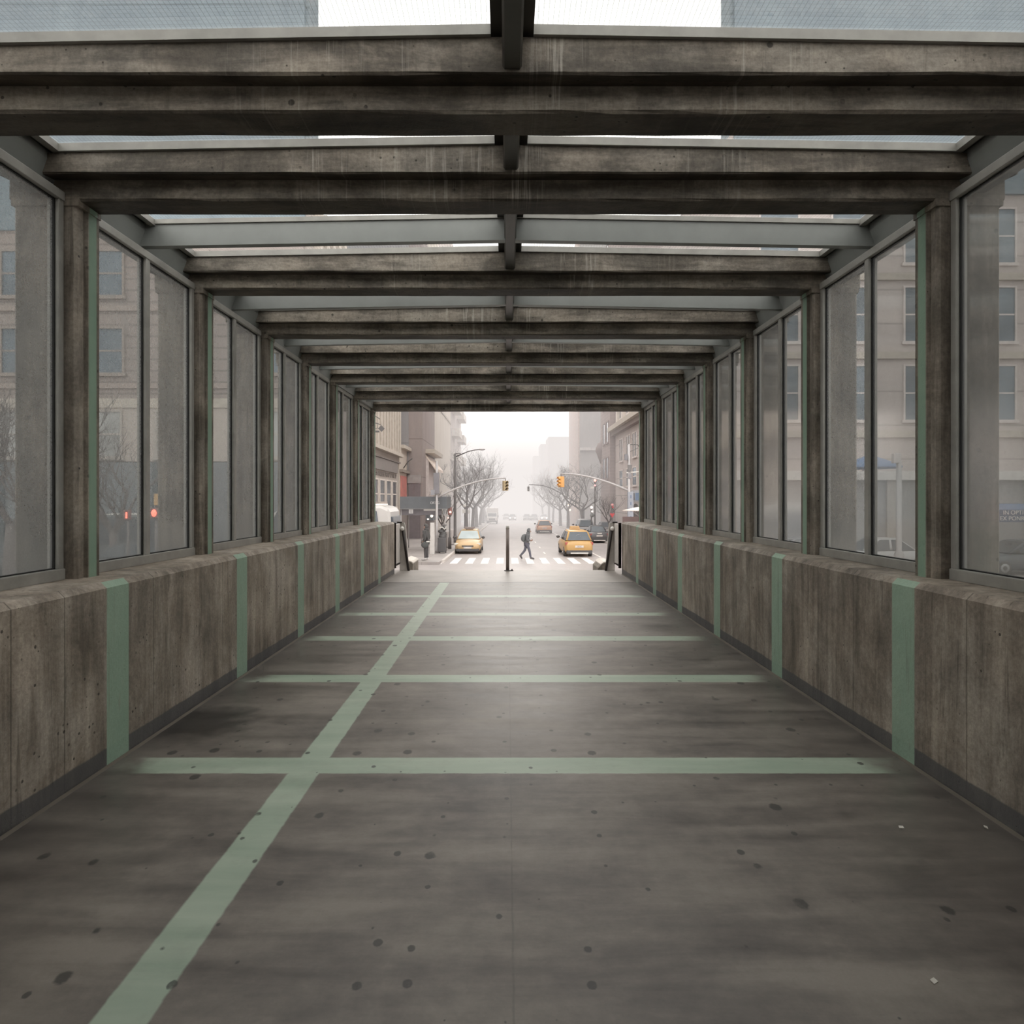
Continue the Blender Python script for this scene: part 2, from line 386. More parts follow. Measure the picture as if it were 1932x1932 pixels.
o = MB().box(-3.1, 3.1, -4.5, 1.25, EYE+2.2, EYE+2.4).build('light_blocker', MT['beam'])  # opaque roof added behind the camera to dim floor and beam fronts
tag(o, 'unseen concrete roof slab added behind the viewer to dim the walkway', 'light_blocker', kind='structure')
FR = [-2.2, -.5, 1.4, 3.0, 3.886, 5.53, 7.09, 8.564, 10.02, 11.617, 13.2]
SOF, STEP, TOPE, TOPC = EYE+1.82, EYE+1.935, EYE+2.05, EYE+2.10
ORD = ['', '', '', 'nearest', 'second', 'third', 'fourth', 'fifth', 'sixth', 'seventh', 'farthest']
def dented(mb, seed, amp=.004):
    """break up long straight edges a little"""
    r = random.Random(seed)
    for v in mb.bm.verts:
        v.co += Vector((r.uniform(-amp, amp), r.uniform(-amp, amp), r.uniform(-amp, amp)))
for i, Y in enumerate(FR):
    x0 = xc(Y); xo = 3.02+max(0, Y-3.886)*.0165
    if ORD[i]:
        lab = '%s of the concrete portal frames along the walkway, counted from the near end' % ORD[i]
        if i == len(FR)-1: lab = 'farthest concrete portal frame, framing the view of the street'
        if i == 3: lab = 'nearest concrete portal frame, its stained beam crossing the top of the view'
    else: lab = 'concrete portal frame over the walkway behind the viewer'
    if Y < 2.0 and i < 2: pass
    t = thing('portal_frame', lab, 'portal frame', (0, Y, 0), group='concrete portal frames over the walkway')
    for sx in (-1, 1):
        c = .018; xa, xb = sx*x0, sx*xo; d = .205
        poly = [(xa+sx*(c+.012), 0), (xb-sx*c, 0), (xb, c), (xb, d-c), (xb-sx*c, d), (xa+sx*c*.4, d), (xa, d-c*.4), (xa, .088), (xa+sx*.022, .080), (xa+sx*.022, .068), (xa+sx*.012, .062), (xa+sx*.012, c)]
        mb = MB().prism(poly, 1.09, SOF-.035, 'z'); mb.build('column', MT['column'], t)
        # capital block where the column meets the beam
        MB().box(min(xa, xb)-.006, max(xa, xb)+.006, -.008, d+.004, SOF-.035, SOF+.01).build('column_head', MT['column'], t)
    # beam: lower tier set back below a projecting upper tier whose top is pitched to the ridge
    w = xo+.02
    mb = MB()
    xs = [-w+2*w*k/24 for k in range(25)]
    def top(x, e=0): return TOPC-(TOPC-TOPE)*abs(x)/2.9+e
    rg = []
    for x in xs:
        z = top(x)
        jig = lambda a: random.uniform(-a, a)
        rg.append([(x, 0+jig(.002), SOF+.012+jig(.002)), (x, .012, SOF+jig(.003)), (x, .193, SOF+jig(.002)), (x, .205, SOF+.012), (x, .205, STEP+.005), (x, .245, STEP+.01), (x, .245, z), (x, -.105, z), (x, -.105, STEP+.006+jig(.002)), (x, -.095, STEP-.002+jig(.004)), (x, 0, STEP+.008)])
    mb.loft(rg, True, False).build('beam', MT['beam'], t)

# ridge spine and edge beams
def longbox(name, label, cat, parts, mat):
    t = thing(name, label, cat, kind='structure'); 
    for pn, mb, m in parts: mb.build(pn, m, t)
    return t
YA, YB = -4.4, 13.45
spine = MB().prism([(-.02, EYE+1.965), (.065, EYE+1.965), (.066, EYE+2.14), (-.021, EYE+2.14)], YA, YB)
sp2 = MB().prism([(-.022+.01, EYE+1.952), (.067-.01, EYE+1.952), (.067, EYE+1.966), (-.022, EYE+1.966)], YA, YB)
gut = MB().prism([(-.075, EYE+2.115), (.12, EYE+2.115), (.12, EYE+2.16), (-.075, EYE+2.16)], YA, YB)
longbox('trim_1', 'dark steel ridge beam running down the middle of the glass roof', 'ridge beam', [('web', spine, MT['steel']), ('flange', sp2, MT['steel']), ('gutter', gut, MT['steel'])], None)
for sx, k in ((-1, 2), (1, 3)):
    sd = 'left' if sx < 0 else 'right'
    a = MB().prism([(sx*2.79, EYE+1.865), (sx*2.92, EYE+1.865), (sx*2.92, EYE+2.07), (sx*2.735, EYE+2.07), (sx*2.735, EYE+2.02)], YA, YB)
    b = MB().prism([(sx*2.70, EYE+2.072), (sx*2.92, EYE+2.072), (sx*2.92, EYE+2.11), (sx*2.70, EYE+2.11)], YA, YB)
    longbox('trim_%d' % k, 'grey metal edge beam along the top of the %s windows' % sd, 'edge beam', [('fascia', a, MT['purlin']), ('gutter', b, MT['steel'])], None)

for i, (px, py) in enumerate(((1700, 1562), (1762, 1853), (1860, 1562))):
    Y = EYE*F/(py-CY); x = XY(px, Y)
    t = thing('paper_scrap', 'tiny white paper scrap on the floor by the right wall, %s' % ['middle one of three', 'nearest to the viewer', 'closest to the wall'][i], 'litter', (x, Y, 0), .6*i, 'scraps on the floor')
    m_ = MB(); m_.loft([[(-.012, -.006, .001), (.010, -.009, .001), (.013, .006, .003), (-.008, .008, .004)], [(-.012, -.006, .003), (.010, -.009, .004), (.013, .006, .007), (-.008, .008, .008)]], True, False); m_.build('scrap', M('paper_white', (214, 210, 200), .8), t)
# windows: one per bay and side; roof lights: one per bay
wn = 1
ords = ['first', 'second', 'third', 'fourth', 'fifth', 'sixth', 'seventh']
for bi in range(len(FR)-1):
    ya, yb = FR[bi]+.205+.012, FR[bi+1]-.012
    vis = bi >= 3
    xg = 2.735+max(0, (ya+yb)/2-3.886)*.0165
    for sx in (-1, 1):
        sd = 'left' if sx < 0 else 'right'
        lab = 'dusty glazed window on the %s, %s bay counted from the near end' % (sd, ords[bi-3]) if vis else 'dusty glazed window on the %s, behind the viewer' % sd
        t = thing('window_%d' % wn, lab, 'window', kind='structure', group='glazed side windows'); wn += 1
        xa, xb = sx*(xg-.035), sx*(xg+.035); lo, hi = min(xa, xb), max(xa, xb)
        z0, z1 = 1.105, EYE+1.862
        MB().box(lo-.01, hi+.01, ya, yb, z0, z0+.068, .005).build('sill_rail', MT['alu'], t)
        MB().box(lo-.008, hi+.008, ya, yb, z1-.055, z1, .004).build('head_rail', MT['alu'], t)
        MB().box(lo, hi, ya, ya+.045, z0+.06, z1-.05, .004).build('jamb', MT['alu'], t)
        MB().box(lo, hi, yb-.045, yb, z0+.06, z1-.05, .004).build('jamb', MT['alu'], t)
        cells = [(ya+.045, yb-.045)]
        if yb-ya > 1.1:
            ym = (ya+yb)/2
            MB().box(lo, hi, ym-.027, ym+.027, z0+.06, z1-.05, .004).build('mullion', MT['alu'], t)
            cells = [(ya+.045, ym-.027), (ym+.027, yb-.045)]
        for ca, cb in cells:
            g = MB(); x = sx*xg
            g.quad([(x, ca, z0+.068), (x, cb, z0+.068), (x, cb, z1-.055), (x, ca, z1-.055)]); g.build('pane', MT['pane'], t)
            sb = MB()
            for (p, q, r, s_) in ((ca, ca+.007, z0+.068, z1-.055), (cb-.007, cb, z0+.068, z1-.055), (ca, cb, z0+.068, z0+.075), (ca, cb, z1-.062, z1-.055)):
                sb.box(x-.012, x+.012, p, q, r, s_)
            sb.build('glazing_seal', MT['seal'], t)
for bi in range(2, len(FR)-1):
    ya, yb = FR[bi]+.245, FR[bi+1]-.105
    vis = bi >= 2
    lab = 'wired glass roof light with %s pane pair, %s bay counted from the near end' % ('its', (['overhead'] + ords)[bi-2]) if vis else 'wired glass roof light behind the viewer'
    if bi == 2: lab = 'large wired glass roof light at the top of the view, nearest overhead'
    t = thing('window_%d' % wn, lab, 'roof light', kind='structure', group='wired glass roof lights'); wn += 1
    for sx in (-1, 1):
        xa, xb = (.12, 2.7) if sx > 0 else (-2.7, -.075)
        def zt(x, e): return TOPC-(TOPC-TOPE)*abs(x)/2.9+e
        # panes pitched to the ridge
        def slab(x0, x1, y0, y1, e0, e1):
            mb = MB(); v = []
            for y in (y0, y1):
                v.append([(x0, y, zt(x0, e0)), (x1, y, zt(x1, e0)), (x1, y, zt(x1, e1)), (x0, y, zt(x0, e1))])
            return mb.loft(v, True, False)
        g = MB(); g.quad([(xa, ya-.3, zt(xa, .05)), (xb, ya-.3, zt(xb, .05)), (xb, yb+.05, zt(xb, .05)), (xa, yb+.05, zt(xa, .05))]); g.build('pane', MT['sky_pane'], t)
        slab(xa, xb, yb-.02, yb+.04, .0, .046).build('glazing_bar', MT['alu'], t)
        slab(xa, xb, ya-.04, ya+.02, .0, .046).build('glazing_bar', MT['alu'], t)
        xe = xb if sx > 0 else xa
        slab(min(xe, xe-sx*.045), max(xe, xe-sx*.045), ya, yb, .0, .046).build('glazing_bar', MT['alu'], t)
    if yb-ya > .9 and bi >= 4:
        pass
# mid-bay purlins
pn = 4
for bi in range(4, len(FR)-1):
    ya, yb = FR[bi]+.205, FR[bi+1]; ym = (ya+yb)/2+.02
    t = thing('trim_%d' % pn, 'pale grey steel purlin across the roof in the %s bay, fixed to the ridge beam' % ords[bi-3], 'purlin', kind='structure', group='steel purlins under the glass roof'); pn += 1
    for sx in (-1, 1):
        xa, xb = (.06, 2.84) if sx > 0 else (-2.84, -.015)
        mb = MB(); V = []
        for x in (xa, xb):
            z = TOPC-(TOPC-TOPE)*abs(x)/2.9
            V.append([(x, ym-.03, z-.15), (x, ym+.03, z-.15), (x, ym+.03, z+.03), (x, ym-.03, z+.03)])
        mb.loft(V, True, False).build('beam_half', MT['purlin'], t)
        mb = MB(); V = []
        for x in (xa, xb):
            z = TOPC-(TOPC-TOPE)*abs(x)/2.9
            V.append([(x, ym-.045, z+.012), (x, ym+.045, z+.012), (x, ym+.045, z+.046), (x, ym-.045, z+.046)])
        mb.loft(V, True, False).build('glazing_bar', MT['alu'], t)
# ------------------------------------------------------------------ beyond the walkway: deck edge, stairs, railings
conc2 = concrete('weathered_stair_concrete', srgb(110, 102, 92), srgb(152, 142, 130), True)
mb = MB(); n = 9
poly = [(END, -.45), (END, 0)]
for k in range(n):
    y = END+.3*k; z = -.172*(k+1)
    poly += [(y, z), (y+.3, z)]
poly += [(END+.3*n, -1.75), (END, -1.75)]
o = MB().prism([(END, 0-.001), *poly[2:]], -2.3, 2.3, 'x').build('stairs', conc2)
tag(o, 'concrete steps dropping from the walkway end to the pavement', 'stairs', kind='structure')

st = M('galvanised_steel', (196, 190, 184), .5, .2, .12, 8)
dk = M('dark_brown_handrail', (44, 36, 33), .45, .2)
wht = M('bright_cap', (232, 228, 222), .35)
for sx in (-1, 1):
    sd = 'left' if sx < 0 else 'right'
    t = thing('stair_railing', 'grey steel railing with sloping dark handrail at the %s end of the walkway' % sd, 'railing', (sx*2.38, 13.42, 0), group='stair railings at the end of the walkway')
    MB().box(-.02, .02, .0, .66, .20, 1.04, .006).build('panel', st, t)
    mb = MB(); mb.box(-.03, .03, .0, .04, .12, 1.08, .005); mb.build('post', dk, t)
    mb = MB(); mb.box(-.02, .02, .04, .62, .155, .18); mb.build('lower_rail', dk, t)
    p = MB().prism([(-sx*0-.0, 0.0), (-sx*.21, 0.0), (-sx*.13, .96), (-sx*.105, 1.06), (0, 1.06)], .64, .70); p.build('end_panel', st, t)
    MB().box(-.055, .055, .60, .70, 1.05, 1.085, .01).build('cap_plate', dk, t)
    mb = MB(); mb.tube([(-sx*.07, .60, .95), (-sx*.20, .62, .02), (-sx*.22, 1.2, -.5), (-sx*.22, 2.6, -1.0)], .028, 8); mb.build('handrail', dk, t)
    MB().ball((-sx*.065, .58, .93), .048).build('knob', wht, t)
    t2 = thing('kerb_block', 'low concrete kerb block with pale top beside the %s stair railing' % sd, 'kerb block', (sx*2.13, 14.5, 0), group='kerb blocks at the head of the stairs')
    prof = [(-.26*sx, -.35), (.02*sx, -.35), (.02*sx, .16), (-.08*sx, .20)] if False else None
    if sx < 0: poly = [(-.20, -.9), (-.02, -.9), (-.02, .10), (-.05, .13), (-.20, .18)]
    else: poly = [(-.06, -.9), (.2, -.9), (.2, .13), (.08, .12), (0, .07), (-.06, .01)]
    MB().prism(poly, 0, .9, 'y', .012).build('block', conc2, t2)
    MB().prism([(p_[0], p_[1]+.004) for p_ in (poly[2:] if sx < 0 else poly[2:5])] + [(p_[0], p_[1]+.028) for p_ in (poly[2:] if sx < 0 else poly[2:5])][::-1], .0, .9).build('coping', M('pale_coping', (205, 196, 186), .7), t2)

t = thing('bollard', 'slim dark steel bollard with a bright cap in the middle of the walkway end', 'bollard', (.008, 14.0, 0))
MB().lathe([(.038, 0), (.038, .93)], 14).build('shaft', M('bollard_brown', (130, 118, 112), .4, .3), t)
MB().lathe([(.039, .93), (.039, .985), (.03, 1.0), (.0, 1.003)], 14).build('cap', wht, t)
MB().lathe([(.075, 0), (.075, .012), (.045, .02)], 14).build('base_plate', M('bollard_plate', (70, 64, 60), .5, .4), t)
t = thing('floor_socket', 'small dark metal socket cover on the floor beside the bollard', 'socket cover', (.105, 14.02, 0))
MB().lathe([(.03, 0), (.03, .012), (.012, .02), (.016, .04), (.0, .045)], 12).build('cover', M('bollard_plate'), t)

# ------------------------------------------------------------------ ground, road, pavements
def asphalt():
    t = NT('pale_wet_asphalt'); P = t.geo().outputs['Position']; X = t.xyz(P)
    a = t.noise(t.scale(P, (.5, .14, 1)), 1.0, 5, .6); b = t.noise(P, 5, 4, .7)
    col = t.ramp(t.math('ADD', t.math('MULTIPLY', a, .7), t.math('MULTIPLY', b, .3)), [(.35, srgb(148, 140, 138)), (.65, srgb(178, 170, 167))])
    # crack / tar seams
    se = t.band(t.math('ADD', X[1], t.math('MULTIPLY', t.noise(P, .8, 3), 1.2)), 47, .12, .05)
    col = t.mix(t.math('MULTIPLY', se, .4), col, (.12, .11, .11, 1))
    return t.done(t.principled(col, t.math('ADD', .32, t.math('MULTIPLY', a, .25)), spec=.5))
AS = asphalt()
def slope_box(x0, x1, y0, y1, h, th=.3):
    mb = MB(); V = []
    for y in (y0, y1): V.append([(x0, y, zs(y)+h-th), (x1, y, zs(y)+h-th), (x1, y, zs(y)+h), (x0, y, zs(y)+h)])
    return mb.loft(V, True, False)
o = slope_box(-90, 90, -8, 420, 0).build('ground', AS); tag(o, 'pale grey asphalt of the misty avenue and its cross street', 'road', kind='structure')
pav = NT('pavement'); P_ = pav.geo().outputs['Position']; X_ = pav.xyz(P_)
c_ = pav.ramp(pav.noise(P_, .6, 5), [(.35, srgb(152, 145, 142)), (.65, srgb(178, 171, 167))])
g_ = pav.math('MAXIMUM', pav.step(pav.math('PINGPONG', X_[0], .75), .03, .01), pav.step(pav.math('PINGPONG', X_[1], .75), .03, .01))
c_ = pav.mix(pav.math('MULTIPLY', g_, .35), c_, (.16, .15, .14, 1))
PAV = pav.done(pav.principled(c_, .55))
KERB = M('kerb_stone', (206, 198, 192), .6)
for sx, xa, xb, y0, sd in ((-1, -3.58, -9.6, 33.4, 'left'), (1, 8.6, 12.6, 37.0, 'right')):
    o = slope_box(min(xa, xb), max(xa, xb), y0, 300, .14).build('pavement', PAV)
    tag(o, 'wide %s pavement of the avenue' % sd, 'pavement', kind='structure')
    k = slope_box(min(xa, xa-sx*.16), max(xa, xa-sx*.16), y0+1.2, 300, .16).build('trim_%d' % (40 if sx < 0 else 41), KERB)
    tag(k, 'pale kerb edging the %s pavement' % sd, 'kerb', kind='structure')
for sx, sd, y in ((-1, 'left', 29.6), (1, 'right', 34.4)):
    xa, xb = (-60, -9.4) if sx < 0 else (12.4, 60)
    o = slope_box(xa, xb, y-3.0, y+1.5, .14).build('pavement', PAV)
    tag(o, 'pavement in front of the %s corner building, along the cross street' % sd, 'pavement', kind='structure')

WP = M('road_paint', (236, 230, 226), .6, var=.06)
for k in range(12):
    x = -3.92+.83*k
    if k > 10: break
    o = slope_box(x, x+.40, 34.0, 38.0, .012, .01).build('crosswalk_stripe', WP)
    nm = ['first', 'second', 'third', 'fourth', 'fifth', 'sixth', 'seventh', 'eighth', 'ninth', 'tenth', 'eleventh'][k]
    tag(o, 'white zebra crossing stripe, %s from the left kerb' % nm, 'road marking', 'white crosswalk stripes')
o = slope_box(5.6, 5.72, 38.6, 120, .012, .01).build('lane_line', WP); tag(o, 'solid white parking lane line at the right of the road', 'road marking')
for k, y in enumerate((41.5, 47.5, 55, 64, 76)):
    o = slope_box(2.42, 2.52, y, y+1.9, .012, .01).build('lane_dash', WP)
    tag(o, 'short white lane dash in the road, %s from the zebra crossing' % ['nearest', 'second', 'third', 'fourth', 'fifth'][k], 'road marking', 'lane dashes')

# ------------------------------------------------------------------ buildings
GL = {}
def wglass(name, rgb):
    t = NT(name); n = t.noise(t.coord('Object'), .35, 3)
    c = srgb(*rgb); col = t.mix(t.step(n, .35, .65), c, tuple(min(1, v*1.7+.02) for v in c[:3])+(1,))
    return t.done(t.principled(col, .12, spec=.6))
WG = wglass('dark_window_glass', (66, 70, 74)); WG2 = wglass('blue_grey_window_glass', (84, 96, 106))
FRM = M('window_frame_stone', (176, 168, 160), .7)
def mass(name, lab, x0, x1, y0, y1, ztop, mat, group='buildings along the avenue'):
    t = thing(name, lab, 'building', ((x0+x1)/2, y0, zs(y0)-.6), group=group)
    ox, oy, oz = (x0+x1)/2, y0, zs(y0)-.6
    MB().box(x0-ox, x1-ox, 0, y1-y0, -1.0-.02*(y1-y0), ztop-oz).build('wall', mat, t)
    t['o'] = (ox, oy, oz); return t
def L(t): return Vector(t['o'])
def bx(t, nm, x0, x1, y0, y1, z0, z1, mat, bev=0.0, parent=None, lab=None):
    o = L(t); ob = MB().box(x0-o.x, x1-o.x, y0-o.y, y1-o.y, z0-o.z, z1-o.z, bev).build(nm, mat, parent or t, lab); return ob
def win_front(t, x0, x1, y, z0, z1, gl=None, fr=None, sash=True):
    """window on a wall that faces the viewer at y"""
    o = L(t); mb = MB(); d = .09; f = .10
    for a, b, c, e, g in ((x0-f, x0, z0, z1+f, 0), (x1, x1+f, z0, z1+f, 0), (x0, x1, z1, z1+f, -.004), (x0-f-.08, x1+f+.08, z0-f-.08, z0-.002, .03)):
        mb.box(a-o.x, b-o.x, y-d-g-o.y, y-o.y, c-o.z, e-o.z)
    if sash: mb.box(x0-o.x, x1-o.x, y-.05-o.y, y-o.y, (z0+z1)/2-.04-o.z, (z0+z1)/2+.04-o.z)
    w_ = mb.build('window', fr or FRM, t)
    MB().box(x0-o.x, x1-o.x, y-.03-o.y, y-.005-o.y, z0-o.z, z1-o.z).build('window_glass', gl or WG, w_)
def win_side(t, x, sx, y0, y1, z0, z1, gl=None, fr=None, sash=True):
    """window on a wall facing the avenue at x; sx is the outward direction"""
    o = L(t); mb = MB(); f = .12; d = .09
    def B(ya, yb, za, zb, dd): mb.box(min(x, x+sx*dd)-o.x, max(x, x+sx*dd)-o.x, ya-o.y, yb-o.y, za-o.z, zb-o.z)
    B(y0-f, y0, z0, z1+f, d); B(y1, y1+f, z0, z1+f, d); B(y0, y1, z1, z1+f, d-.004); B(y0-f-.04, y1+f+.04, z0-f-.06, z0-.002, d+.04)
    if sash: B(y0, y1, (z0+z1)/2-.05, (z0+z1)/2+.05, .05)
    w_ = mb.build('window', fr or FRM, t)
    MB().box(min(x+sx*.005, x+sx*.03)-o.x, max(x+sx*.005, x+sx*.03)-o.x, y0-o.y, y1-o.y, z0-o.z, z1-o.z).build('window_glass', gl or WG, w_)

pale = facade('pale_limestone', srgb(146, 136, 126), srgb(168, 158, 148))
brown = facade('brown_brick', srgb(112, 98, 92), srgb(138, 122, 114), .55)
cornM = M('cornice_stone', (190, 180, 168), .75)
# L1: corner building on the left, ribbed stone towards the avenue, brown brick towards the viewer
LX = -9.5
l1 = mass('corner_building', 'tall corner building on the left with ribbed pale stone side and shop windows below', -46, LX, 32.0, 55.6, 16, pale)
bx(l1, 'tower_slab', -46, LX, 30.6, 32.0, -3, 16, pale)
bx(l1, 'tower_slab', -46, LX, 30.6, 32.0, 16, 46, facade('haze_tinted_slab', srgb(112, 128, 138), srgb(128, 144, 152), 3.6, lift=.1))  # distant haze painted into the slab's colour
bx(l1, 'brick_facing', -46, LX-.25, 30.45, 30.6, 6.2, 14.4, brown)
bx(l1, 'hazy_upper_front', -46, LX-.2, 30.4, 30.6, 14.4, 46, facade('haze_tinted_front', srgb(104, 122, 134), srgb(122, 140, 150), 3.6, lift=.1))  # upper floors tinted blue-grey to stand in for haze
k = 0; Y = 31.2
while Y < 55.4:
    bx(l1, 'rib', LX, LX+.34, Y, Y+.52, 5.45, 16, cornM); Y += 1.16
bx(l1, 'ledge', LX, LX+.45, 30.6, 55.6, 5.15, 5.42, cornM)
bx(l1, 'ledge', LX, LX+.2, 30.6, 55.6, 4.62, 4.72, M('ledge_dark', (120, 110, 104), .8))  # darker strip below the main ledge
bx(l1, 'sign_band', LX, LX+.12, 31.5, 54.6, 3.72, 4.6, M('grey_sign_band', (122, 114, 110), .6))
o = text('lettering', 'ZEN. RESIDENT RENT TO THE UP', .5, M('sign_letters', (96, 86, 80), .7), l1, (LX+.05-L(l1).x, 49.7-L(l1).y, 3.42-L(l1).z), (PI/2, 0, PI/2), .01, 1.2)
for i, Y in enumerate((42.2, 44.6, 47.2, 49.8, 52.4)):
    win_side(l1, LX, 1, Y, Y+1.85, .9, 2.95, WG, M('pale_frame', (214, 204, 196), .7))
    win_side(l1, LX, 1, Y, Y+1.85, -1.5, .3, WG, M('pale_frame'))
bx(l1, 'hanging_sign_panel', LX+.1, LX+.35, 45.2, 48.6, .35, 1.35, M('cream_panel', (206, 194, 184), .6))
# front of the corner building, seen through the left windows
bx(l1, 'stone_band', -46, LX-.1, 30.3, 30.6, 3.35, 6.3, facade('pale_stone_band', srgb(168, 156, 146), srgb(186, 174, 164)))
bx(l1, 'stone_band', -46, LX-.1, 30.25, 30.6, 5.9, 6.35, cornM)
for i in range(9):
    x = -45+i*4.05
    win_front(l1, x, x+2.3, 30.3, 3.6, 5.7, wglass('curtained_glass', (150, 150, 148)) if 'cg' not in GL else GL['cg'])
    GL['cg'] = bpy.data.materials['curtained_glass']
for r in range(2):
    z = 7.6+r*3.7
    for i in range(9):
        x = -44.4+i*4.05
        win_front(l1, x, x+1.7, 30.45, z, z+2.1, WG2, M('brick_frame', (150, 138, 130), .8))
    bx(l1, 'string_course', -46, LX-.2, 30.36, 30.46, z-.75, z-.5, M('string_stone', (158, 144, 136), .8))
bx(l1, 'shop_front', -46, LX-.4, 30.0, 30.6, -3, 3.3, facade('teal_hoarding', srgb(58, 76, 86), srgb(78, 98, 108)))
for i in range(10):
    x = -45.5+i*3.6
    bx(l1, 'pilaster', x, x+.22, 29.92, 30.0, -3, 3.3, M('dark_teal', (52, 68, 76), .6))
# L1b low annex with red poster
l2 = mass('annex', 'low cream annex with a red poster between the ribbed corner building and the dark tower', -14, LX+.05, 55.65, 59.9, 6.3, facade('cream_render', srgb(186, 174, 160), srgb(204, 192, 178)))
bx(l2, 'cornice', LX, LX+.5, 55.7, 59.9, 6.0, 6.3, cornM)
bx(l2, 'cornice', LX, LX+.35, 55.7, 59.9, 3.9, 4.15, M('annex_ledge', (140, 128, 118), .8))
bx(l2, 'poster', LX+.06, LX+.14, 56.2, 59.2, 1.3, 3.6, M('red_poster', (196, 112, 102), .6, var=.3, nsc=.6))
bx(l2, 'shutter', LX+.06, LX+.16, 56.0, 59.4, -2.6, 1.2, M('grey_shutter', (134, 124, 118), .6))
mb = MB(); o_ = L(l2); mb.tube([(LX+.1-o_.x, 57.6-o_.y, 4.3-o_.z), (LX+.5-o_.x, 57.6-o_.y, 4.9-o_.z), (LX+.9-o_.x, 57.6-o_.y, 5.2-o_.z)], .05, 6); mb.build('floodlight_arm', M('lamp_black', (34, 32, 32), .5), l2)
# L2 dark brown tower
l4 = mass('brown_tower', 'dark brown tower with a shop front under it, halfway down the left pavement', -26, -8, 60, 70, 27, facade('dark_brown_cladding', srgb(104, 90, 88), srgb(126, 110, 106), 3.6))
bx(l4, 'slate_facing', -26, -9.3, 59.85, 60, 4, 27, facade('slate_cladding', srgb(92, 94, 100), srgb(112, 112, 116), 3.4))
for r in range(3):
    z = 15.4+r*3.6
    for i in range(3): win_side(l4, -8, 1, 61+i*3.0, 62.9+i*3.0, z, z+2.0, WG, M('brown_frame', (132, 116, 112), .8), False)
bx(l4, 'entrance', -9.3, -8.2, 59.86, 60, -2.9, 3.0, M('purple_grey_door', (110, 100, 104), .6))
bx(l4, 'door_surround', -9.4, -8.1, 59.8, 60, 3.0, 3.8, M('surround_grey', (150, 144, 142), .6))
bx(l4, 'shop_cornice', -8, -7.1, 62.2, 70.2, 6.0, 6.4, cornM)
o_ = L(l4)
mb = MB(); mb.prism([(-8-o_.x, 5.7-o_.z), (-8-o_.x, 5.85-o_.z), (-7.0-o_.x, 4.55-o_.z), (-7.0-o_.x, 4.3-o_.z)], 62.33-o_.y, 69.6-o_.y); mb.build('awning', M('cream_awning', (232, 216, 204), .8), l4)
bx(l4, 'shop_front', -8, -7.7, 62.4, 69.8, .9, 5.6, M('pale_shop_panel', (204, 192, 188), .7))
bx(l4, 'shop_column', -7.72, -7.4, 66.4, 66.9, .9, 4.6, cornM); bx(l4, 'shop_column', -7.72, -7.4, 68.2, 68.7, .9, 4.6, cornM)
bx(l4, 'shop_sign', -8, -7.3, 62.4, 69.8, -.6, .9, M('slate_sign', (96, 102, 108), .6))
l5 = mass('cream_tower', 'plain cream tower beyond the brown tower, left side of the avenue', -28, -8.0, 70.2, 89.8, 31, facade('cream_cladding', srgb(196, 186, 172), srgb(206, 198, 186)))
for r in range(3): bx(l5, 'band', -8.02, -7.9, 70.2, 89.8, 12+r*6, 12.25+r*6, M('cream_band', (184, 174, 164), .8))
for i in range(5): win_side(l5, -8, 1, 72+i*3.4, 74+i*3.4, -.5, 2.0, WG2, None, False)
l6 = mass('balcony_tower', 'pale tower with stacked balconies, farthest tower on the left', -28, -8.0, 90, 110, 39, facade('pale_grey_cladding', srgb(176, 168, 164), srgb(190, 182, 178)))
for r in range(8):
    bx(l6, 'balcony', -8, -6.9, 91+(r % 2)*.8, 97, 7+r*3.6, 8.1+r*3.6, M('balcony_white', (216, 210, 204), .7))
    bx(l6, 'balcony', -8, -6.9, 101+(r % 2)*.8, 107.5, 7+r*3.6, 8.1+r*3.6, M('balcony_white'))
l7 = mass('row_of_shops', 'long low terrace of shops behind the street trees on the left', -26, -11.0, 110.2, 210, 7, facade('terrace_grey', srgb(140, 134, 132), srgb(160, 152, 150)))
for i in range(14): win_side(l7, -11.0, 1, 113+i*6.5, 116.5+i*6.5, -2.6, .5, WG2, None, False)

# R1: corner building on the right
RX = 12.5
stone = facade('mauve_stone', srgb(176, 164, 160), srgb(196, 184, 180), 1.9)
r1 = mass('stone_corner_building', 'pale stone corner building on the right with big sash windows and arched shop', RX, 52, 37.2, 73.5, 22, stone)
bx(r1, 'tower_slab', RX, 52, 35.7, 37.2, -3, 22, stone)
bx(r1, 'tower_slab', RX, 52, 35.7, 37.2, 22, 46, bpy.data.materials['haze_tinted_slab'])
bx(r1, 'cornice', RX-.9, RX, 35.4, 73.6, 9.2, 9.7, cornM)
bx(r1, 'cornice', RX-.5, RX, 35.4, 73.6, 8.75, 9.2, M('cornice_dark', (150, 138, 134), .8))  # darker lower course of the cornice
for Y in (54, 57.2, 60.6, 63.6, 67.2, 70.4):
    bx(r1, 'pilaster', RX-.35, RX, Y, Y+.7, 9.7, 22, M('cream_pilaster', (222, 212, 202), .7))
for Y in (54.8, 58.0, 61.2, 64.4, 68.5):
    for dy in (0, 1.1):
        win_side(r1, RX, -1, Y+dy, Y+dy+.85, 5.7, 8.0, WG, M('light_frame', (214, 204, 200), .7), False)
        win_side(r1, RX, -1, Y+dy, Y+dy+.85, 10.4, 13.6, WG, M('light_frame'), False)
    win_side(r1, RX, -1, Y, Y+1.95, 2.9, 4.6, WG2, M('light_frame'))
bx(r1, 'shop_fascia', RX-.3, RX, 57.5, 64.5, 1.25, 2.35, M('blue_grey_fascia', (188, 190, 196), .6))
bx(r1, 'notice_board', RX-.36, RX-.3, 61.0, 62.8, 1.4, 2.1, M('slate_notice', (70, 76, 86), .6))
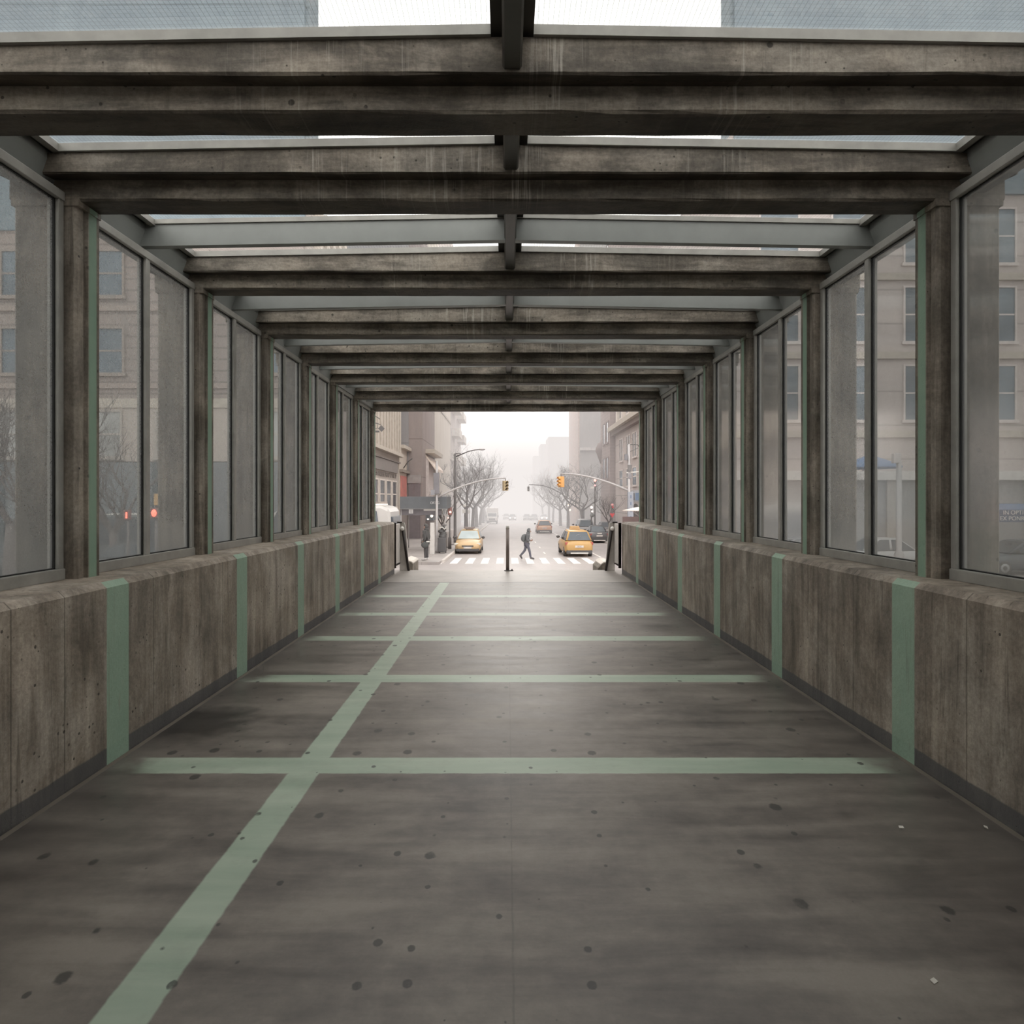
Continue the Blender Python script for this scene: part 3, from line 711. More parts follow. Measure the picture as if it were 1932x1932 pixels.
bx(r1, 'notice_board', RX-.36, RX-.3, 58.6, 60.3, 1.4, 2.1, M('blue_notice', (112, 142, 180), .6))
bx(r1, 'shop_surround', RX-.25, RX, 57.5, 64.5, -3, 1.25, M('shop_surround_pale', (196, 190, 188), .6))
o_ = L(r1); arch = [(58.5, -3.0), (62.5, -3.0)] + [(60.5+2.0*math.cos(a*PI/10), -.5+1.6*math.sin(a*PI/10)) for a in range(11)]
mb = MB(); mb.prism([(a-o_.y, b-o_.z) for a, b in arch], RX-.3-o_.x, RX-.2-o_.x, 'x'); mb.build('arched_doorway', M('dark_arch', (70, 64, 64), .6), r1)
# its front, seen through the right windows
bx(r1, 'hazy_upper_front', RX+.2, 52, 35.5, 35.7, 18.6, 46, facade('haze_tinted_front_right', srgb(104, 122, 134), srgb(122, 140, 150), 4.4, lift=.1))  # haze put into the colour, as on the left building
for r in range(3):
    z = 6.0+r*4.4
    for i in range(9):
        x = 14.2+i*4.05
        win_front(r1, x, x+2.1, 35.7, z, z+3.0, WG2, M('light_frame'))
    bx(r1, 'string_course', RX-.2, 52, 35.5, 35.7, z-1.0, z-.62, cornM)
bx(r1, 'shop_floor', RX+.1, 52, 35.3, 35.7, -3, 2.6, facade('grey_shop_front', srgb(120, 122, 124), srgb(146, 146, 146)))
for i in range(10):
    x = 13.2+i*3.9
    bx(r1, 'pilaster', x, x+.5, 35.15, 35.3, -3, 2.6, FRM)
bx(r1, 'shop_cornice', RX, 52, 34.9, 35.7, 2.6, 3.1, M('white_fascia', (214, 210, 206), .6))
# R2
r2 = mass('brick_corner_block', 'mauve brick block with a bulging corner cornice beyond the stone building, right side', RX-.6, 30, 73.7, 81, 32, facade('mauve_brick', srgb(130, 114, 112), srgb(150, 132, 130), 0, 0, True))
o_ = L(r2)
mb = MB(); mb.lathe([(.15, 6.0-o_.z), (.45, 6.8-o_.z), (.75, 7.6-o_.z), (.72, 8.0-o_.z), (.42, 8.6-o_.z), (.1, 8.7-o_.z)], 18, (RX-.55-o_.x, 80.7-o_.y, 0)); mb.build('bulging_cornice', M('mauve_cornice', (138, 124, 122), .8), r2)
for r in range(7):
    for i in range(2): win_side(r2, RX-.6, -1, 74.6+i*2.6, 76.0+i*2.6, 4+r*4.2, 6.4+r*4.2, WG2, M('mauve_frame', (152, 136, 134), .8), False)
r3 = mass('grey_slab_tower', 'tall misty grey slab tower behind the trees on the right', 10.5, 40, 92, 106, 40, facade('misty_grey', srgb(150, 150, 150), srgb(166, 164, 164)))
bx(r3, 'pale_edge', 10.3, 10.5, 92.3, 106.2, -4, 40, M('pale_edge', (206, 190, 184), .8))
bx(r3, 'ledge', 10.5, 40, 91.6, 92, 8.5, 8.9, M('pale_ledge', (206, 202, 200), .7))
for i, (xa, xb, yt, Y) in enumerate(((1035, 1090, 824, 210), (1020, 1052, 838, 250), (1007, 1040, 860, 300))):
    mass('distant_block', '%s of the faint flat-topped blocks far down the avenue' % ['tallest', 'middle', 'lowest and faintest'][i], XY(xa, Y), XY(xb, Y), Y, Y+15, ZY(yt, Y), facade('haze_block%d' % i, srgb(140, 138, 138), srgb(150, 148, 148)), 'faint blocks in the mist')
r4 = mass('brownstone_row', 'long brown terrace behind the street trees on the right', 14.4, 27, 107, 205, 9, facade('terrace_brown', srgb(130, 122, 120), srgb(146, 138, 134)))
for i in range(10): win_side(r4, 14.4, -1, 132+i*7, 135+i*7, -2.6, 1.5, WG2, None, False)
# ------------------------------------------------------------------ street trees (bare)
BARK = M('grey_bark', (92, 84, 82), .9, var=.25, nsc=9)
def tree_meshes(seed, h=9.0, spread=1.0, lean=0.0, depth=6):
    r = random.Random(seed); tr, br = MB(), MB()
    fork = h*.28
    p0, p1, p2 = Vector((0, 0, -.1)), Vector((lean*.3, 0, fork*.55)), Vector((lean*.8, .05, fork))
    tr.tube([p0, Vector((0, 0, .25)), p1, p2], [h*.034, h*.024, h*.021, h*.019], 9)
    def grow(p, d, ln, rad, lv):
        if lv == 0: return
        pts = [p]; rr = [rad]; dd = d.copy(); q = p.copy(); seg = 3 if lv > 2 else 2
        for i in range(seg):
            dd = (dd + Vector((r.uniform(-.22, .22), r.uniform(-.22, .22), r.uniform(-.05, .2)))).normalized()
            q = q + dd*ln/seg; pts.append(q); rr.append(rad*(1-.45*(i+1)/seg))
        br.tube(pts, rr, 5 if lv > 3 else 3, False)
        for k in range(3 if lv > 2 else (4 if lv == 2 else 3)):
            s = r.choice(pts[1:]) if k else pts[-1]
            ax = Vector((r.uniform(-1, 1), r.uniform(-1, 1), r.uniform(-.25, .75))).normalized()
            nd = (dd*.9 + ax*.85*spread).normalized(); nd.z = max(nd.z, -.05)
            grow(s, nd, ln*r.uniform(.6, .82), rad*.52, lv-1)
    for k in range(4):
        a = 2*PI*k/4 + r.uniform(-.4, .4)
        grow(p2 - Vector((0, 0, r.uniform(0, fork*.12))), Vector((math.cos(a)*.75*spread, math.sin(a)*.75*spread, .9)).normalized(), h*.26, h*.0125, depth)
    return tr, br
def make_tree(seed, lab, loc, **kw):
    t = thing('bare_tree', lab, 'tree', loc, 0, 'bare street trees')
    tr, br = tree_meshes(seed, **kw)
    tr.build('trunk', BARK, t); br.build('branches', BARK, t); return t
tA = make_tree(3, 'bare tree on the left pavement, nearest of the left row behind the lamp post', (-4.9, 76, zs(76)+.1), h=10.5, spread=1.12)
tB = make_tree(11, 'bare spreading tree on the right pavement with a low forked trunk beside the parked cars', (9.6, 80, zs(80)+.1), h=9.5, spread=1.5, lean=-.4)
tC = make_tree(23, 'thin bare young tree on the left pavement beside the signal pole', (-5.6, 55, zs(55)+.1), h=5.2, spread=.9, depth=5)
nth = ['second', 'third', 'fourth', 'fifth', 'sixth', 'seventh', 'eighth', 'ninth']
for i, (x, Y, src, s, rz) in enumerate(((-4.8, 88, tB, 1.1, 2.2), (-4.8, 99, tA, 1.12, 1.1), (-4.8, 112, tB, 1.15, 3.9), (-4.8, 126, tA, 1.15, 2.6), (-4.8, 142, tB, 1.2, .7), (-4.8, 162, tA, 1.2, 5.1))):
    copy_tree(src, (x, Y, zs(Y)+.1), rz, 'bare misty tree on the left pavement, %s in the row going away' % nth[i], sc=s)
for i, (x, Y, src, s, rz) in enumerate(((8.9, 93, tA, .95, 2.0), (8.9, 106, tB, 1.0, 1.4), (9.8, 118, tA, 1.1, .4), (9.5, 132, tB, 1.15, 4.4), (9.7, 148, tA, 1.2, 3.3), (9.6, 170, tB, 1.25, 5.6), (10.6, 66, tC, 1.0, 1.0))):
    lab = 'bare misty tree on the right pavement, %s in the row going away' % nth[i]
    if i == 6: lab = 'small bare tree with reddish lights at the right, near the red street signs'
    copy_tree(src, (x, Y, zs(Y)+.1), rz, lab, sc=s)
# trees on the cross street seen through the left windows
for i, (px, Y, s) in enumerate(((18, 22, .95), (215, 26, .8), (-60, 25, 1.0))):
    copy_tree(tC, (XY(px, Y), Y, zs(Y)), 1.3*i, ['bare thin tree behind the nearest left window, its trunk showing low in the glass', 'bare thin tree behind the second left window', 'bare tree outside the left windows past the picture edge'][i], sc=1.75*s)

# ------------------------------------------------------------------ vehicles
TYRE = M('tyre_rubber', (30, 30, 31), .8); RIM = M('alloy_rim', (150, 150, 150), .35, .7)
CGL = wglass('car_glass', (58, 64, 70)); CGLP = wglass('car_glass_sky', (150, 160, 160))
TRIM = M('black_trim', (44, 42, 44), .5); LENS = M('head_lamp', (225, 222, 212), .2)
TAIL = M('tail_lamp', (170, 52, 40), .3); PLATE = M('number_plate', (222, 214, 208), .5); CHR = M('chrome', (200, 200, 200), .2, .9)
def paint(name, rgb): return M(name, rgb, .28, .0, .05, 1.5, spec=.6)
def car(label, loc, rz, body, cat='car', W=1.8, Ln=4.5, H=1.52, kind='hatch', taxi=None, glass=None, group='cars on the avenue', name='car', bright_bar=False):
    """front of the car is at local -Y"""
    t = thing(name, label, cat, loc, rz, group)
    h = W/2; sv = kind in ('suv', 'hatch'); belt = .60*H+.04
    fr, rr_ = -Ln/2, Ln/2
    def ring(y, w, zb, zt, zc):
        return [(-w*.90, y, zb), (-w, y, zb+.16), (-w, y, zb+(zt-zb)*.6), (-w*.97, y, zt-.05), (-w*.86, y, zt), (-w*.45, y, zc), (0, y, zc+.01),
                (w*.45, y, zc), (w*.86, y, zt), (w*.97, y, zt-.05), (w, y, zb+(zt-zb)*.6), (w, y, zb+.16), (w*.90, y, zb), (0, y, zb-.01)]
    mb = MB()
    mb.loft([ring(fr, h*.72, .34, .60, .62), ring(fr+.08, h*.86, .27, .68, .71), ring(fr+.4, h*.98, .22, .80, .86), ring(fr+1.15, h, .22, belt-.02, belt+.02), ring(0, h, .2, belt, belt+.02),
             ring(rr_-.8, h, .22, belt+.02, belt+.03), ring(rr_-.22, h*.97, .27, belt, belt+.02), ring(rr_-.04, h*.9, .32, belt-.08, belt-.05), ring(rr_, h*.8, .40, belt-.25, belt-.22)], True, True)
    mb.build('body', body, t)
    # greenhouse
    yb0, yb1 = fr+1.05, (rr_-.12 if sv else rr_-.75); yt0, yt1 = fr+1.95, (rr_-.55 if sv else rr_-1.5)
    wb, wt = h*.92, h*.70; zt = H-.03
    def P8(e): 
        return {'b': [(-wb-e, yb0-e, belt), (wb+e, yb0-e, belt), (wb+e, yb1+e, belt), (-wb-e, yb1+e, belt)], 't': [(-wt-e, yt0-e, zt), (wt+e, yt0-e, zt), (wt+e, yt1+e, zt), (-wt-e, yt1+e, zt)]}
    q = P8(0); mb = MB(); mb.loft([q['b'], q['t'], [(x*.86, y*.9+.05, H+.02) for x, y, z in q['t']]], True, False)
    bmesh.ops.bevel(mb.bm, geom=mb.bm.edges[:], offset=.05, segments=2, affect='EDGES'); 
    for f in mb.bm.faces: f.smooth = True
    mb.build('roof', body, t)
    def pane(a, b, c, d, nm, mat, ins=.07):
        V = [Vector(v) for v in (a, b, c, d)]; cen = sum(V, Vector())/4
        nrm = (V[1]-V[0]).cross(V[3]-V[0]).normalized()
        if nrm.dot(cen-Vector((0, 0, belt))) < 0: nrm = -nrm
        V = [cen+(v-cen)*(1-ins)+nrm*.018 for v in V]; m = MB()
        m.loft([[tuple(v) for v in V], [tuple(v-nrm*.03) for v in V]], True, False); m.build(nm, mat, t)
    b, tt = q['b'], q['t']
    pane(b[0], b[1], tt[1], tt[0], 'windscreen', glass or CGL, .10); pane(b[2], b[3], tt[3], tt[2], 'rear_window', CGL, .14)
    for s0, s1 in ((1, 2), (3, 0)):
        A, B_, T0, T1 = Vector(b[s0]), Vector(b[s1]), Vector(tt[s0]), Vector(tt[s1])
        for u, v in ((.06, .5), (.53, .95)):
            pane(A.lerp(B_, u), A.lerp(B_, v), T0.lerp(T1, v), T0.lerp(T1, u), 'side_window', CGL, .08)
    for sx in (-1, 1):
        for y in (fr+.86, rr_-.82):
            w_ = MB().lathe([(.2, -.10), (.31, -.10), (.325, -.06), (.325, .06), (.31, .10), (.2, .10)], 18, (sx*(h-.10), y, .325), 'x').build('wheel', TYRE, t)
            MB().lathe([(.0, sx*.095), (.2, sx*.105), (.21, sx*.09)], 14, (sx*(h-.10), y, .325), 'x').build('rim', RIM, w_)
        MB().ball((sx*(h+.10), fr+1.35, belt+.10), .11, (1.1, .6, .8)).build('mirror', TRIM, t)
        MB().box(sx*h*.84-.16, sx*h*.84+.12, fr+.13, fr+.34, .60, .74, .04).build('headlight', LENS, t)
        MB().box(min(sx*h*.62, sx*h*.98), max(sx*h*.62, sx*h*.98), rr_-.20, rr_-.035, belt-.24, belt-.07, .03).build('tail_light', TAIL, t)
    MB().box(-h*.45, h*.45, fr-.005, fr+.1, .50, .60, .02).build('grille', TRIM, t)
    MB().box(-h*.88, h*.88, fr-.03, fr+.25, .20, .38, .05).build('front_bumper', TRIM, t)
    MB().box(-h*.9, h*.9, rr_-.25, rr_+.03, .20, .44, .05).build('rear_bumper', TRIM, t)
    MB().box(-.26, .26, fr-.045, fr-.02, .40, .51).build('number_plate', PLATE, t)
    MB().box(-.26, .26, rr_+.01, rr_+.03, .60, .73).build('number_plate', PLATE, t)
    if bright_bar: MB().box(-h*.62, h*.62, rr_+.02, rr_+.05, .23, .30, .01).build('reflector_bar', wht, t)
    if taxi:
        s = MB(); s.prism([(-.34, H+.02), (.34, H+.02), (.28, H+.24), (-.28, H+.24)] if taxi == 'rear' else [(-.22, H+.02), (.22, H+.02), (.42, H+.2), (-.42, H+.2)], -.14, .14, 'y', .02)
        s.build('roof_sign', M('taxi_sign_grey', (118, 104, 100), .5) if taxi == 'front' else M('taxi_sign_amber', (196, 160, 110), .5), t)
    return t
def vcar(px, Y): return (XY(px, Y), Y, zs(Y))
YEL = paint('cab_yellow', (198, 152, 78)); YELP = paint('cab_yellow_pale', (208, 172, 120))
c = vcar(886, 43.6); t = car('yellow taxi facing the viewer by the left kerb beyond the zebra crossing', c, 0, YELP, 'taxi', 1.72, 4.4, 1.50, 'hatch', 'front', CGLP, 'yellow taxis', 'taxi')
c = vcar(1084, 41.2); t = car('yellow taxi seen from behind at the right of the zebra crossing', c, PI+.03, YEL, 'taxi', 1.76, 4.4, 1.60, 'suv', 'rear', None, 'yellow taxis', 'taxi', True)
t2 = MB(); t2.tube([(.05+.14*math.cos(a*PI/8), 2.07, 1.30+.10*math.sin(a*PI/8)) for a in range(10)], .008, 4); t2.build('rear_sticker', M('sticker_grey', (140, 140, 146), .5), t)
text('plate_lettering', 'T57C', .12, M('plate_ink', (96, 92, 100), .6), t, (0, 2.233, .665), (PI/2, 0, PI), .002)
c = vcar(1025.5, 79); car('faded pink and orange taxi driving away in the middle of the road', c, PI, paint('cab_faded', (222, 170, 134)), 'taxi', 1.86, 4.5, 1.55, 'hatch', None, M('pinkish_glass', (214, 176, 168), .3), 'yellow taxis', 'taxi', True)
c = vcar(1124.5, 57.0); t = car('dark grey saloon parked at the right kerb, boot towards the viewer', c, PI, paint('charcoal', (70, 70, 74)), 'car', 1.62, 4.4, 1.46, 'saloon', None, None, 'parked cars', 'car', True)
MB().box(-.2, .2, 2.21, 2.225, .80, .90, .01).build('boot_badge', wht, t)
c = vcar(1101.5, 66.0); car('grey van-like car parked ahead of the dark saloon, tall rear window', c, PI, paint('silver_grey', (150, 148, 150)), 'car', 1.78, 4.7, 1.9, 'suv', None, None, 'parked cars')
c = (XY(1142, 72), 72, zs(72)); car('second dark car parked farther ahead at the right kerb', c, PI, paint('graphite', (92, 90, 92)), 'car', 1.7, 4.5, 1.5, 'saloon', None, None, 'parked cars')
for i, (px, lab, col) in enumerate(((967, 'distant car with headlights coming towards the viewer in the mist', (120, 116, 116)), (994, 'distant dark car, left of a pair side by side in the mist', (88, 86, 88)), (1008, 'distant dark car, right of a pair side by side in the mist', (96, 92, 92)), (1026, 'distant white car with lights on by the right kerb in the mist', (214, 206, 202)), (955, 'faint car farthest left in the mist beside the white truck', (150, 146, 146)))):
    Y = 165 if i < 4 else 180
    t = car(lab, (XY(px, Y), Y, zs(Y)), 0, paint('far_paint%d' % i, col), 'car', 1.8, 4.4, 1.6, 'suv', None, None, 'distant cars in the mist')
    if i in (0, 3):
        for sx in (-1, 1): MB().ball((sx*.62, -2.2, .68), .16).build('lit_headlight', M('headlight_glow', (255, 236, 214), emit=6.0), t)
# white box truck
def truck(label, px, Y):
    t = thing('box_truck', label, 'truck', (XY(px, Y), Y, zs(Y)))
    whp = M('truck_white', (226, 222, 218), .5)
    MB().box(-1.15, 1.15, -1.6, 4.2, .9, 3.15, .05).build('cargo_box', whp, t)
    mb = MB(); mb.prism([(-3.2, .5), (-1.6, .5), (-1.6, 2.25), (-2.5, 2.25), (-2.9, 1.5), (-3.2, 1.35)], -1.0, 1.0, 'x', .05); mb.build('cab', whp, t)
    mb = MB(); mb.prism([(-2.93, 1.5), (-2.56, 2.15), (-2.53, 2.13), (-2.88, 1.47)], -.85, .85, 'x'); mb.build('windscreen', CGL, t)
    MB().box(-1.05, 1.05, -3.3, -3.15, .4, .7, .04).build('bumper', TRIM, t)
    MB().box(-.6, .6, -3.24, -3.18, .8, 1.15, .02).build('grille', TRIM, t)
    for sx in (-1, 1):
        for y in (-2.4, 2.6): MB().lathe([(.2, -.13), (.42, -.13), (.44, 0), (.42, .13), (.2, .13)], 16, (sx*.9, y, .44), 'x').build('wheel', TYRE, t)
        MB().box(sx*1.18-.09, sx*1.18+.09, -2.75, -2.68, 1.3, 1.75, .02).build('mirror', TRIM, t)
    return t
truck('white box truck coming down the avenue on the left in the mist', 929, 128)
# white van in the cross street, just past the left railing
def van(label, loc, rz, col, nm='delivery_van'):
    """front at local -Y"""
    t = thing(nm, label, 'van', loc, rz, 'vehicles on the cross street')
    p = paint('van_'+nm+str(col[0]), col)
    mb = MB(); prof = [(-2.7, .35), (2.6, .35), (2.65, 1.2), (2.6, 2.55), (2.3, 2.68), (-.9, 2.68), (-1.35, 2.5), (-1.95, 1.5), (-2.6, 1.25), (-2.75, .8)]
    mb.prism(prof, -.98, .98, 'x', .09); mb.build('body', p, t)
    for sx in (-1, 1):
        m = MB(); m.prism([(-1.75, 1.45), (-.55, 1.45), (-.55, 2.5), (-1.25, 2.5)], min(sx*.97, sx*1.0), max(sx*.97, sx*1.0), 'x'); m.build('cab_window', CGL, t)
        m = MB(); m.prism([(-.4, 1.45), (.75, 1.45), (.75, 2.5), (-.4, 2.5)], min(sx*.97, sx*1.0), max(sx*.97, sx*1.0), 'x'); m.build('side_window', CGL, t)
        m = MB(); m.prism([(.9, 1.45), (2.3, 1.45), (2.15, 2.5), (.9, 2.5)], min(sx*.97, sx*1.0), max(sx*.97, sx*1.0), 'x'); m.build('side_window', CGL, t)
        for y in (-1.75, 1.7): MB().lathe([(.2, -.11), (.34, -.11), (.36, 0), (.34, .11), (.2, .11)], 16, (sx*.9, y, .36), 'x').build('wheel', TYRE, t)
        MB().box(min(sx*1.0, sx*1.2), max(sx*1.0, sx*1.2), -1.75, -1.65, 1.4, 1.75, .03).build('mirror', TRIM, t)
        MB().tube([(sx*.8, -.8, 2.70), (sx*.8, 2.2, 2.70)], .03, 6).build('roof_rail', wht, t)
    m = MB(); m.prism([(-1.93, 1.58), (-1.42, 2.42), (-1.38, 2.40), (-1.88, 1.56)], -.85, .85, 'x'); m.build('windscreen', CGL, t)
    m = MB(); m.tube([(.35, -1.45+.17*math.cos(a*PI/8), 1.45+.2*math.sin(a*PI/8)) for a in range(17)], .02, 5); m.build('steering_wheel', TRIM, t)
    MB().box(-.9, .9, -2.8, -2.62, .3, .55, .05).build('bumper', TRIM, t)
    MB().box(-.8, .8, 2.58, 2.68, 1.5, 2.3, .03).build('rear_window', CGL, t)
    for sx in (-1, 1): MB().box(sx*.88-.08, sx*.88+.08, 2.6, 2.68, .9, 1.4, .02).build('tail_light', TAIL, t)
    return t
v_ = van('white delivery van parked just past the left stair railing', (-7.62, 26.2, zs(26.2)), -PI/2, (176, 172, 168)); v_.scale = (1.15, 1.15, 1.15)
# vehicles seen through the side windows
def xcar(px, Y, rz, lab, col, **kw): return car(lab, (XY(px, Y), Y, zs(Y)), rz, paint('x%d_%d' % (px, col[0]), col), group='vehicles on the cross street', **kw)
xcar(265, 26.5, PI/2, 'dark car with a pale roof line behind the second left window', (70, 76, 80), kind='saloon')
xcar(30, 27, PI/2, 'dark blue car low behind the nearest left window', (58, 66, 72), kind='saloon')
xcar(425, 27, PI/2, 'grey car behind the third left window', (110, 114, 116), kind='saloon')
t = van('dark box van with a red lit tail behind the second left window', (XY(282, 28.3), 28.3, zs(28.3)), PI/2, (74, 82, 86), 'box_van')
xcar(1655, 31, -PI/2, 'pale car behind the second right window', (196, 196, 196), kind='saloon')
xcar(1925, 29, -PI/2, 'dark car low behind the nearest right window', (70, 78, 86), kind='saloon')
xcar(1500, 31.5, -PI/2, 'grey car behind the third right window', (126, 130, 134), kind='saloon')
# red stop lamp and amber sign box behind the second left window
Y = 24.6; p = at(292, 968, Y)
t = thing('stop_signal', 'glowing red stop lamp under an amber box behind the second left window', 'signal lamp', (p.x, Y, zs(Y)))
MB().tube([(0, .1, 0), (0, .1, p.z-zs(Y)+.5)], .06, 8).build('pole', M('dark_grey_paint', (92, 88, 88), .5), t)
hz = p.z-zs(Y)
MB().box(-.2, .2, -.05, .1, hz-.2, hz+.2, .03).build('housing', M('dark_red_housing', (120, 66, 62), .5), t)
MB().ball((0, -.06, hz), .13, (.8, .5, 1.1)).build('lamp', M('red_glow', (255, 108, 88), emit=5.0), t)
MB().box(-.02, .24, -.05, .1, hz+.3, hz+.75, .03).build('sign_box', M('amber_box', (190, 150, 90), .5), t)
p = at(240, 972, Y); t = thing('stop_signal', 'small slim red lamp left of the glowing stop lamp, behind the second left window', 'signal lamp', (p.x, Y, zs(Y)))
hz = p.z-zs(Y)
MB().tube([(0, .06, 0), (0, .06, hz+.2)], .05, 8).build('pole', M('dark_grey_paint'), t)
MB().box(-.14, .14, -.04, .06, hz-.18, hz+.2, .03).build('housing', M('dark_red_housing'), t)
MB().box(-.03, .03, -.07, -.04, hz-.12, hz+.12, .01).build('lamp', M('red_glow'), t)
# ------------------------------------------------------------------ people
def skin_mesh(joints, bones, rad, sub=2):
    """one continuous surface grown over a skeleton"""
    names = list(joints); me = bpy.data.meshes.new('skel')
    me.from_pydata([joints[n] for n in names], [(names.index(a), names.index(b)) for a, b in bones], [])
    o = bpy.data.objects.new('skel', me); C.objects.link(o)
    sk = o.modifiers.new('s', 'SKIN'); ss = o.modifiers.new('u', 'SUBSURF'); ss.levels = ss.render_levels = sub
    for i, n in enumerate(names):
        r = rad[n]; v = me.skin_vertices[0].data[i]; v.radius = r if isinstance(r, tuple) else (r, r); v.use_root = (i == 0)
    m2 = bpy.data.meshes.new_from_object(o.evaluated_get(bpy.context.evaluated_depsgraph_get()))
    bpy.data.objects.remove(o); return m2
def person(name_lab, loc, rz, J, sc=1.0, jacket=(60, 62, 68), trousers=(52, 54, 62), shoes=(58, 54, 54), hood=True):
    t = thing('person', name_lab, 'person', loc, rz, 'people by the crossing'); t.scale = (sc, sc, sc)
    B = [('pelvis', 'spine'), ('spine', 'chest'), ('chest', 'neck'), ('neck', 'head'), ('head', 'crown')]
    for s in 'LR': B += [('chest', 'sh'+s), ('sh'+s, 'el'+s), ('el'+s, 'wr'+s), ('wr'+s, 'pa'+s), ('pelvis', 'hip'+s), ('hip'+s, 'kn'+s), ('kn'+s, 'an'+s), ('an'+s, 'to'+s)]
    R = dict(pelvis=(.13, .10), spine=(.12, .09), chest=(.14, .10), neck=.055, head=(.082, .095), crown=(.07, .085))
    for s in 'LR': R.update({'sh'+s: .062, 'el'+s: .045, 'wr'+s: .032, 'pa'+s: (.040, .018), 'hip'+s: .088, 'kn'+s: .058, 'an'+s: .042, 'to'+s: .036})
    m = skin_mesh({k: J[k] for k in J if k != 'nose'}, B, R); mb = MB(); mb.bm.from_mesh(m)
    for f in mb.bm.faces: f.smooth = True
    for s in 'LR':                                   # fingers and thumb, curled, rooted in the palm
        w, p = Vector(J['wr'+s]), Vector(J['pa'+s]); d = (p-w).normalized()
        sd = d.cross(Vector((0, 1, .2))).normalized(); up = sd.cross(d)
        for k, ln in enumerate((.062, .072, .068, .052)):
            a = p + sd*(-.027+.018*k); b = a+d*ln*.5-up*.012; c_ = b+d*ln*.32-up*.032
            mb.tube([a-d*.01, b, c_], [.0095, .009, .007], 6)
        a = w+d*.03+sd*-.03; mb.tube([a, a+d*.03-sd*.02, a+d*.055-sd*.022-up*.015], [.011, .010, .008], 6)
    h = Vector(J['head']); f_ = (Vector(J['nose'])-h); f_.normalize() if f_.length else None
    mb.ball(tuple(h+f_*.098+Vector((0, 0, .005))), .016, (1, .8, 1.4), 8, 6)
    for k in (-1, 1):
        side = f_.cross(Vector((0, 0, 1)))*k; mb.ball(tuple(h+side*.086), .024, (.9, .9, 1.5), 8, 6)
    mb.build('body', M('skin_tone', (150, 116, 98), .6), t)
    for k in (-1, 1):
        side = f_.cross(Vector((0, 0, 1)))*k; MB().ball(tuple(h+f_*.083+side*.034+Vector((0, 0, .03))), .012, (1, 1, .7), 8, 6).build('eye', TRIM, t)
    MB().ball(tuple(h+f_*.088+Vector((0, 0, -.045))), .02, (.5, 1.2, .35), 8, 6).build('mouth', M('lips', (128, 84, 76), .6), t)
    jm = M('cloth_%d' % jacket[0], jacket, .9); tm = M('cloth_t%d' % trousers[2], trousers, .9); sm = M('shoe_%d' % shoes[0], shoes, .7)
    sub = lambda ks, add: {k: (tuple(x+add for x in R[k]) if isinstance(R[k], tuple) else R[k]+add) for k in ks}
    ks = ['spine', 'pelvis', 'chest', 'neck'] + [a+s for s in 'LR' for a in ('sh', 'el', 'wr')]
    rj = sub(ks, .04)
    m = skin_mesh({k: J[k] for k in ks}, [('pelvis', 'spine'), ('spine', 'chest'), ('chest', 'neck')] + [b for s in 'LR' for b in (('chest', 'sh'+s), ('sh'+s, 'el'+s), ('el'+s, 'wr'+s))], rj)
    q = MB(); q.bm.from_mesh(m)
    for f in q.bm.faces: f.smooth = True
    q.build('jacket', jm, t)
    if hood:
        q = MB(); c_ = h+Vector((0, 0, .04))-f_*.022
        q.ball(tuple(c_), .132, (.98, .92, 1.12), 16, 12)
        bmesh.ops.delete(q.bm, geom=[v for v in q.bm.verts if (v.co-c_).normalized().dot(f_) > .62], context='VERTS')
        n_ = Vector(J['neck']); q.ball(tuple(n_-f_*.03+Vector((0, 0, .01))), .115, (1.05, 1.2, .75), 14, 10); q.build('hood', jm, t)
    ks = ['pelvis'] + [a+s for s in 'LR' for a in ('hip', 'kn', 'an')]; rt = sub(ks, .018)
    m = skin_mesh({k: J[k] for k in ks}, [b for s in 'LR' for b in (('pelvis', 'hip'+s), ('hip'+s, 'kn'+s), ('kn'+s, 'an'+s))], rt)
    q = MB(); q.bm.from_mesh(m)
    for f in q.bm.faces: f.smooth = True
    q.build('trousers', tm, t)
    for s in 'LR':
        a, b = Vector(J['an'+s]), Vector(J['to'+s]); d = (b-a).normalized()
        MB().tube([a-d*.055, a, a.lerp(b, .55), b+d*.05], [.045, .062, .058, .034], 10).build('shoe', sm, t)
    return t
W = dict(pelvis=(0, 0, .93), spine=(.03, 0, 1.13), chest=(.08, 0, 1.36), neck=(.125, 0, 1.51), head=(.165, 0, 1.62), crown=(.165, 0, 1.70), nose=(.265, -.01, 1.61),
         hipL=(-.01, .085, .89), knL=(-.10, .085, .50), anL=(-.36, .085, .20), toL=(-.28, .085, .06), hipR=(.02, -.085, .89), knR=(.17, -.085, .49), anR=(.24, -.085, .085), toR=(.40, -.085, .045),
         shL=(.08, .17, 1.41), elL=(-.02, .22, 1.14), wrL=(.20, .17, 1.07), paL=(.28, .15, 1.09), shR=(.08, -.17, 1.41), elR=(.0, -.23, 1.13), wrR=(.22, -.16, 1.10), paR=(.30, -.14, 1.12))
Yw = 37.0
wk = person('person in dark hooded jacket and jeans striding right over the zebra crossing', (XY(993.5, Yw), Yw, zs(Yw)+.012), 0, W, 1.0, (66, 70, 74), (66, 68, 84), (62, 56, 58))
bp = thing('backpack', 'dark rounded backpack on the back of the person on the crossing', 'backpack', (XY(993.5, Yw)-.145, Yw, zs(Yw)+1.02), 0)
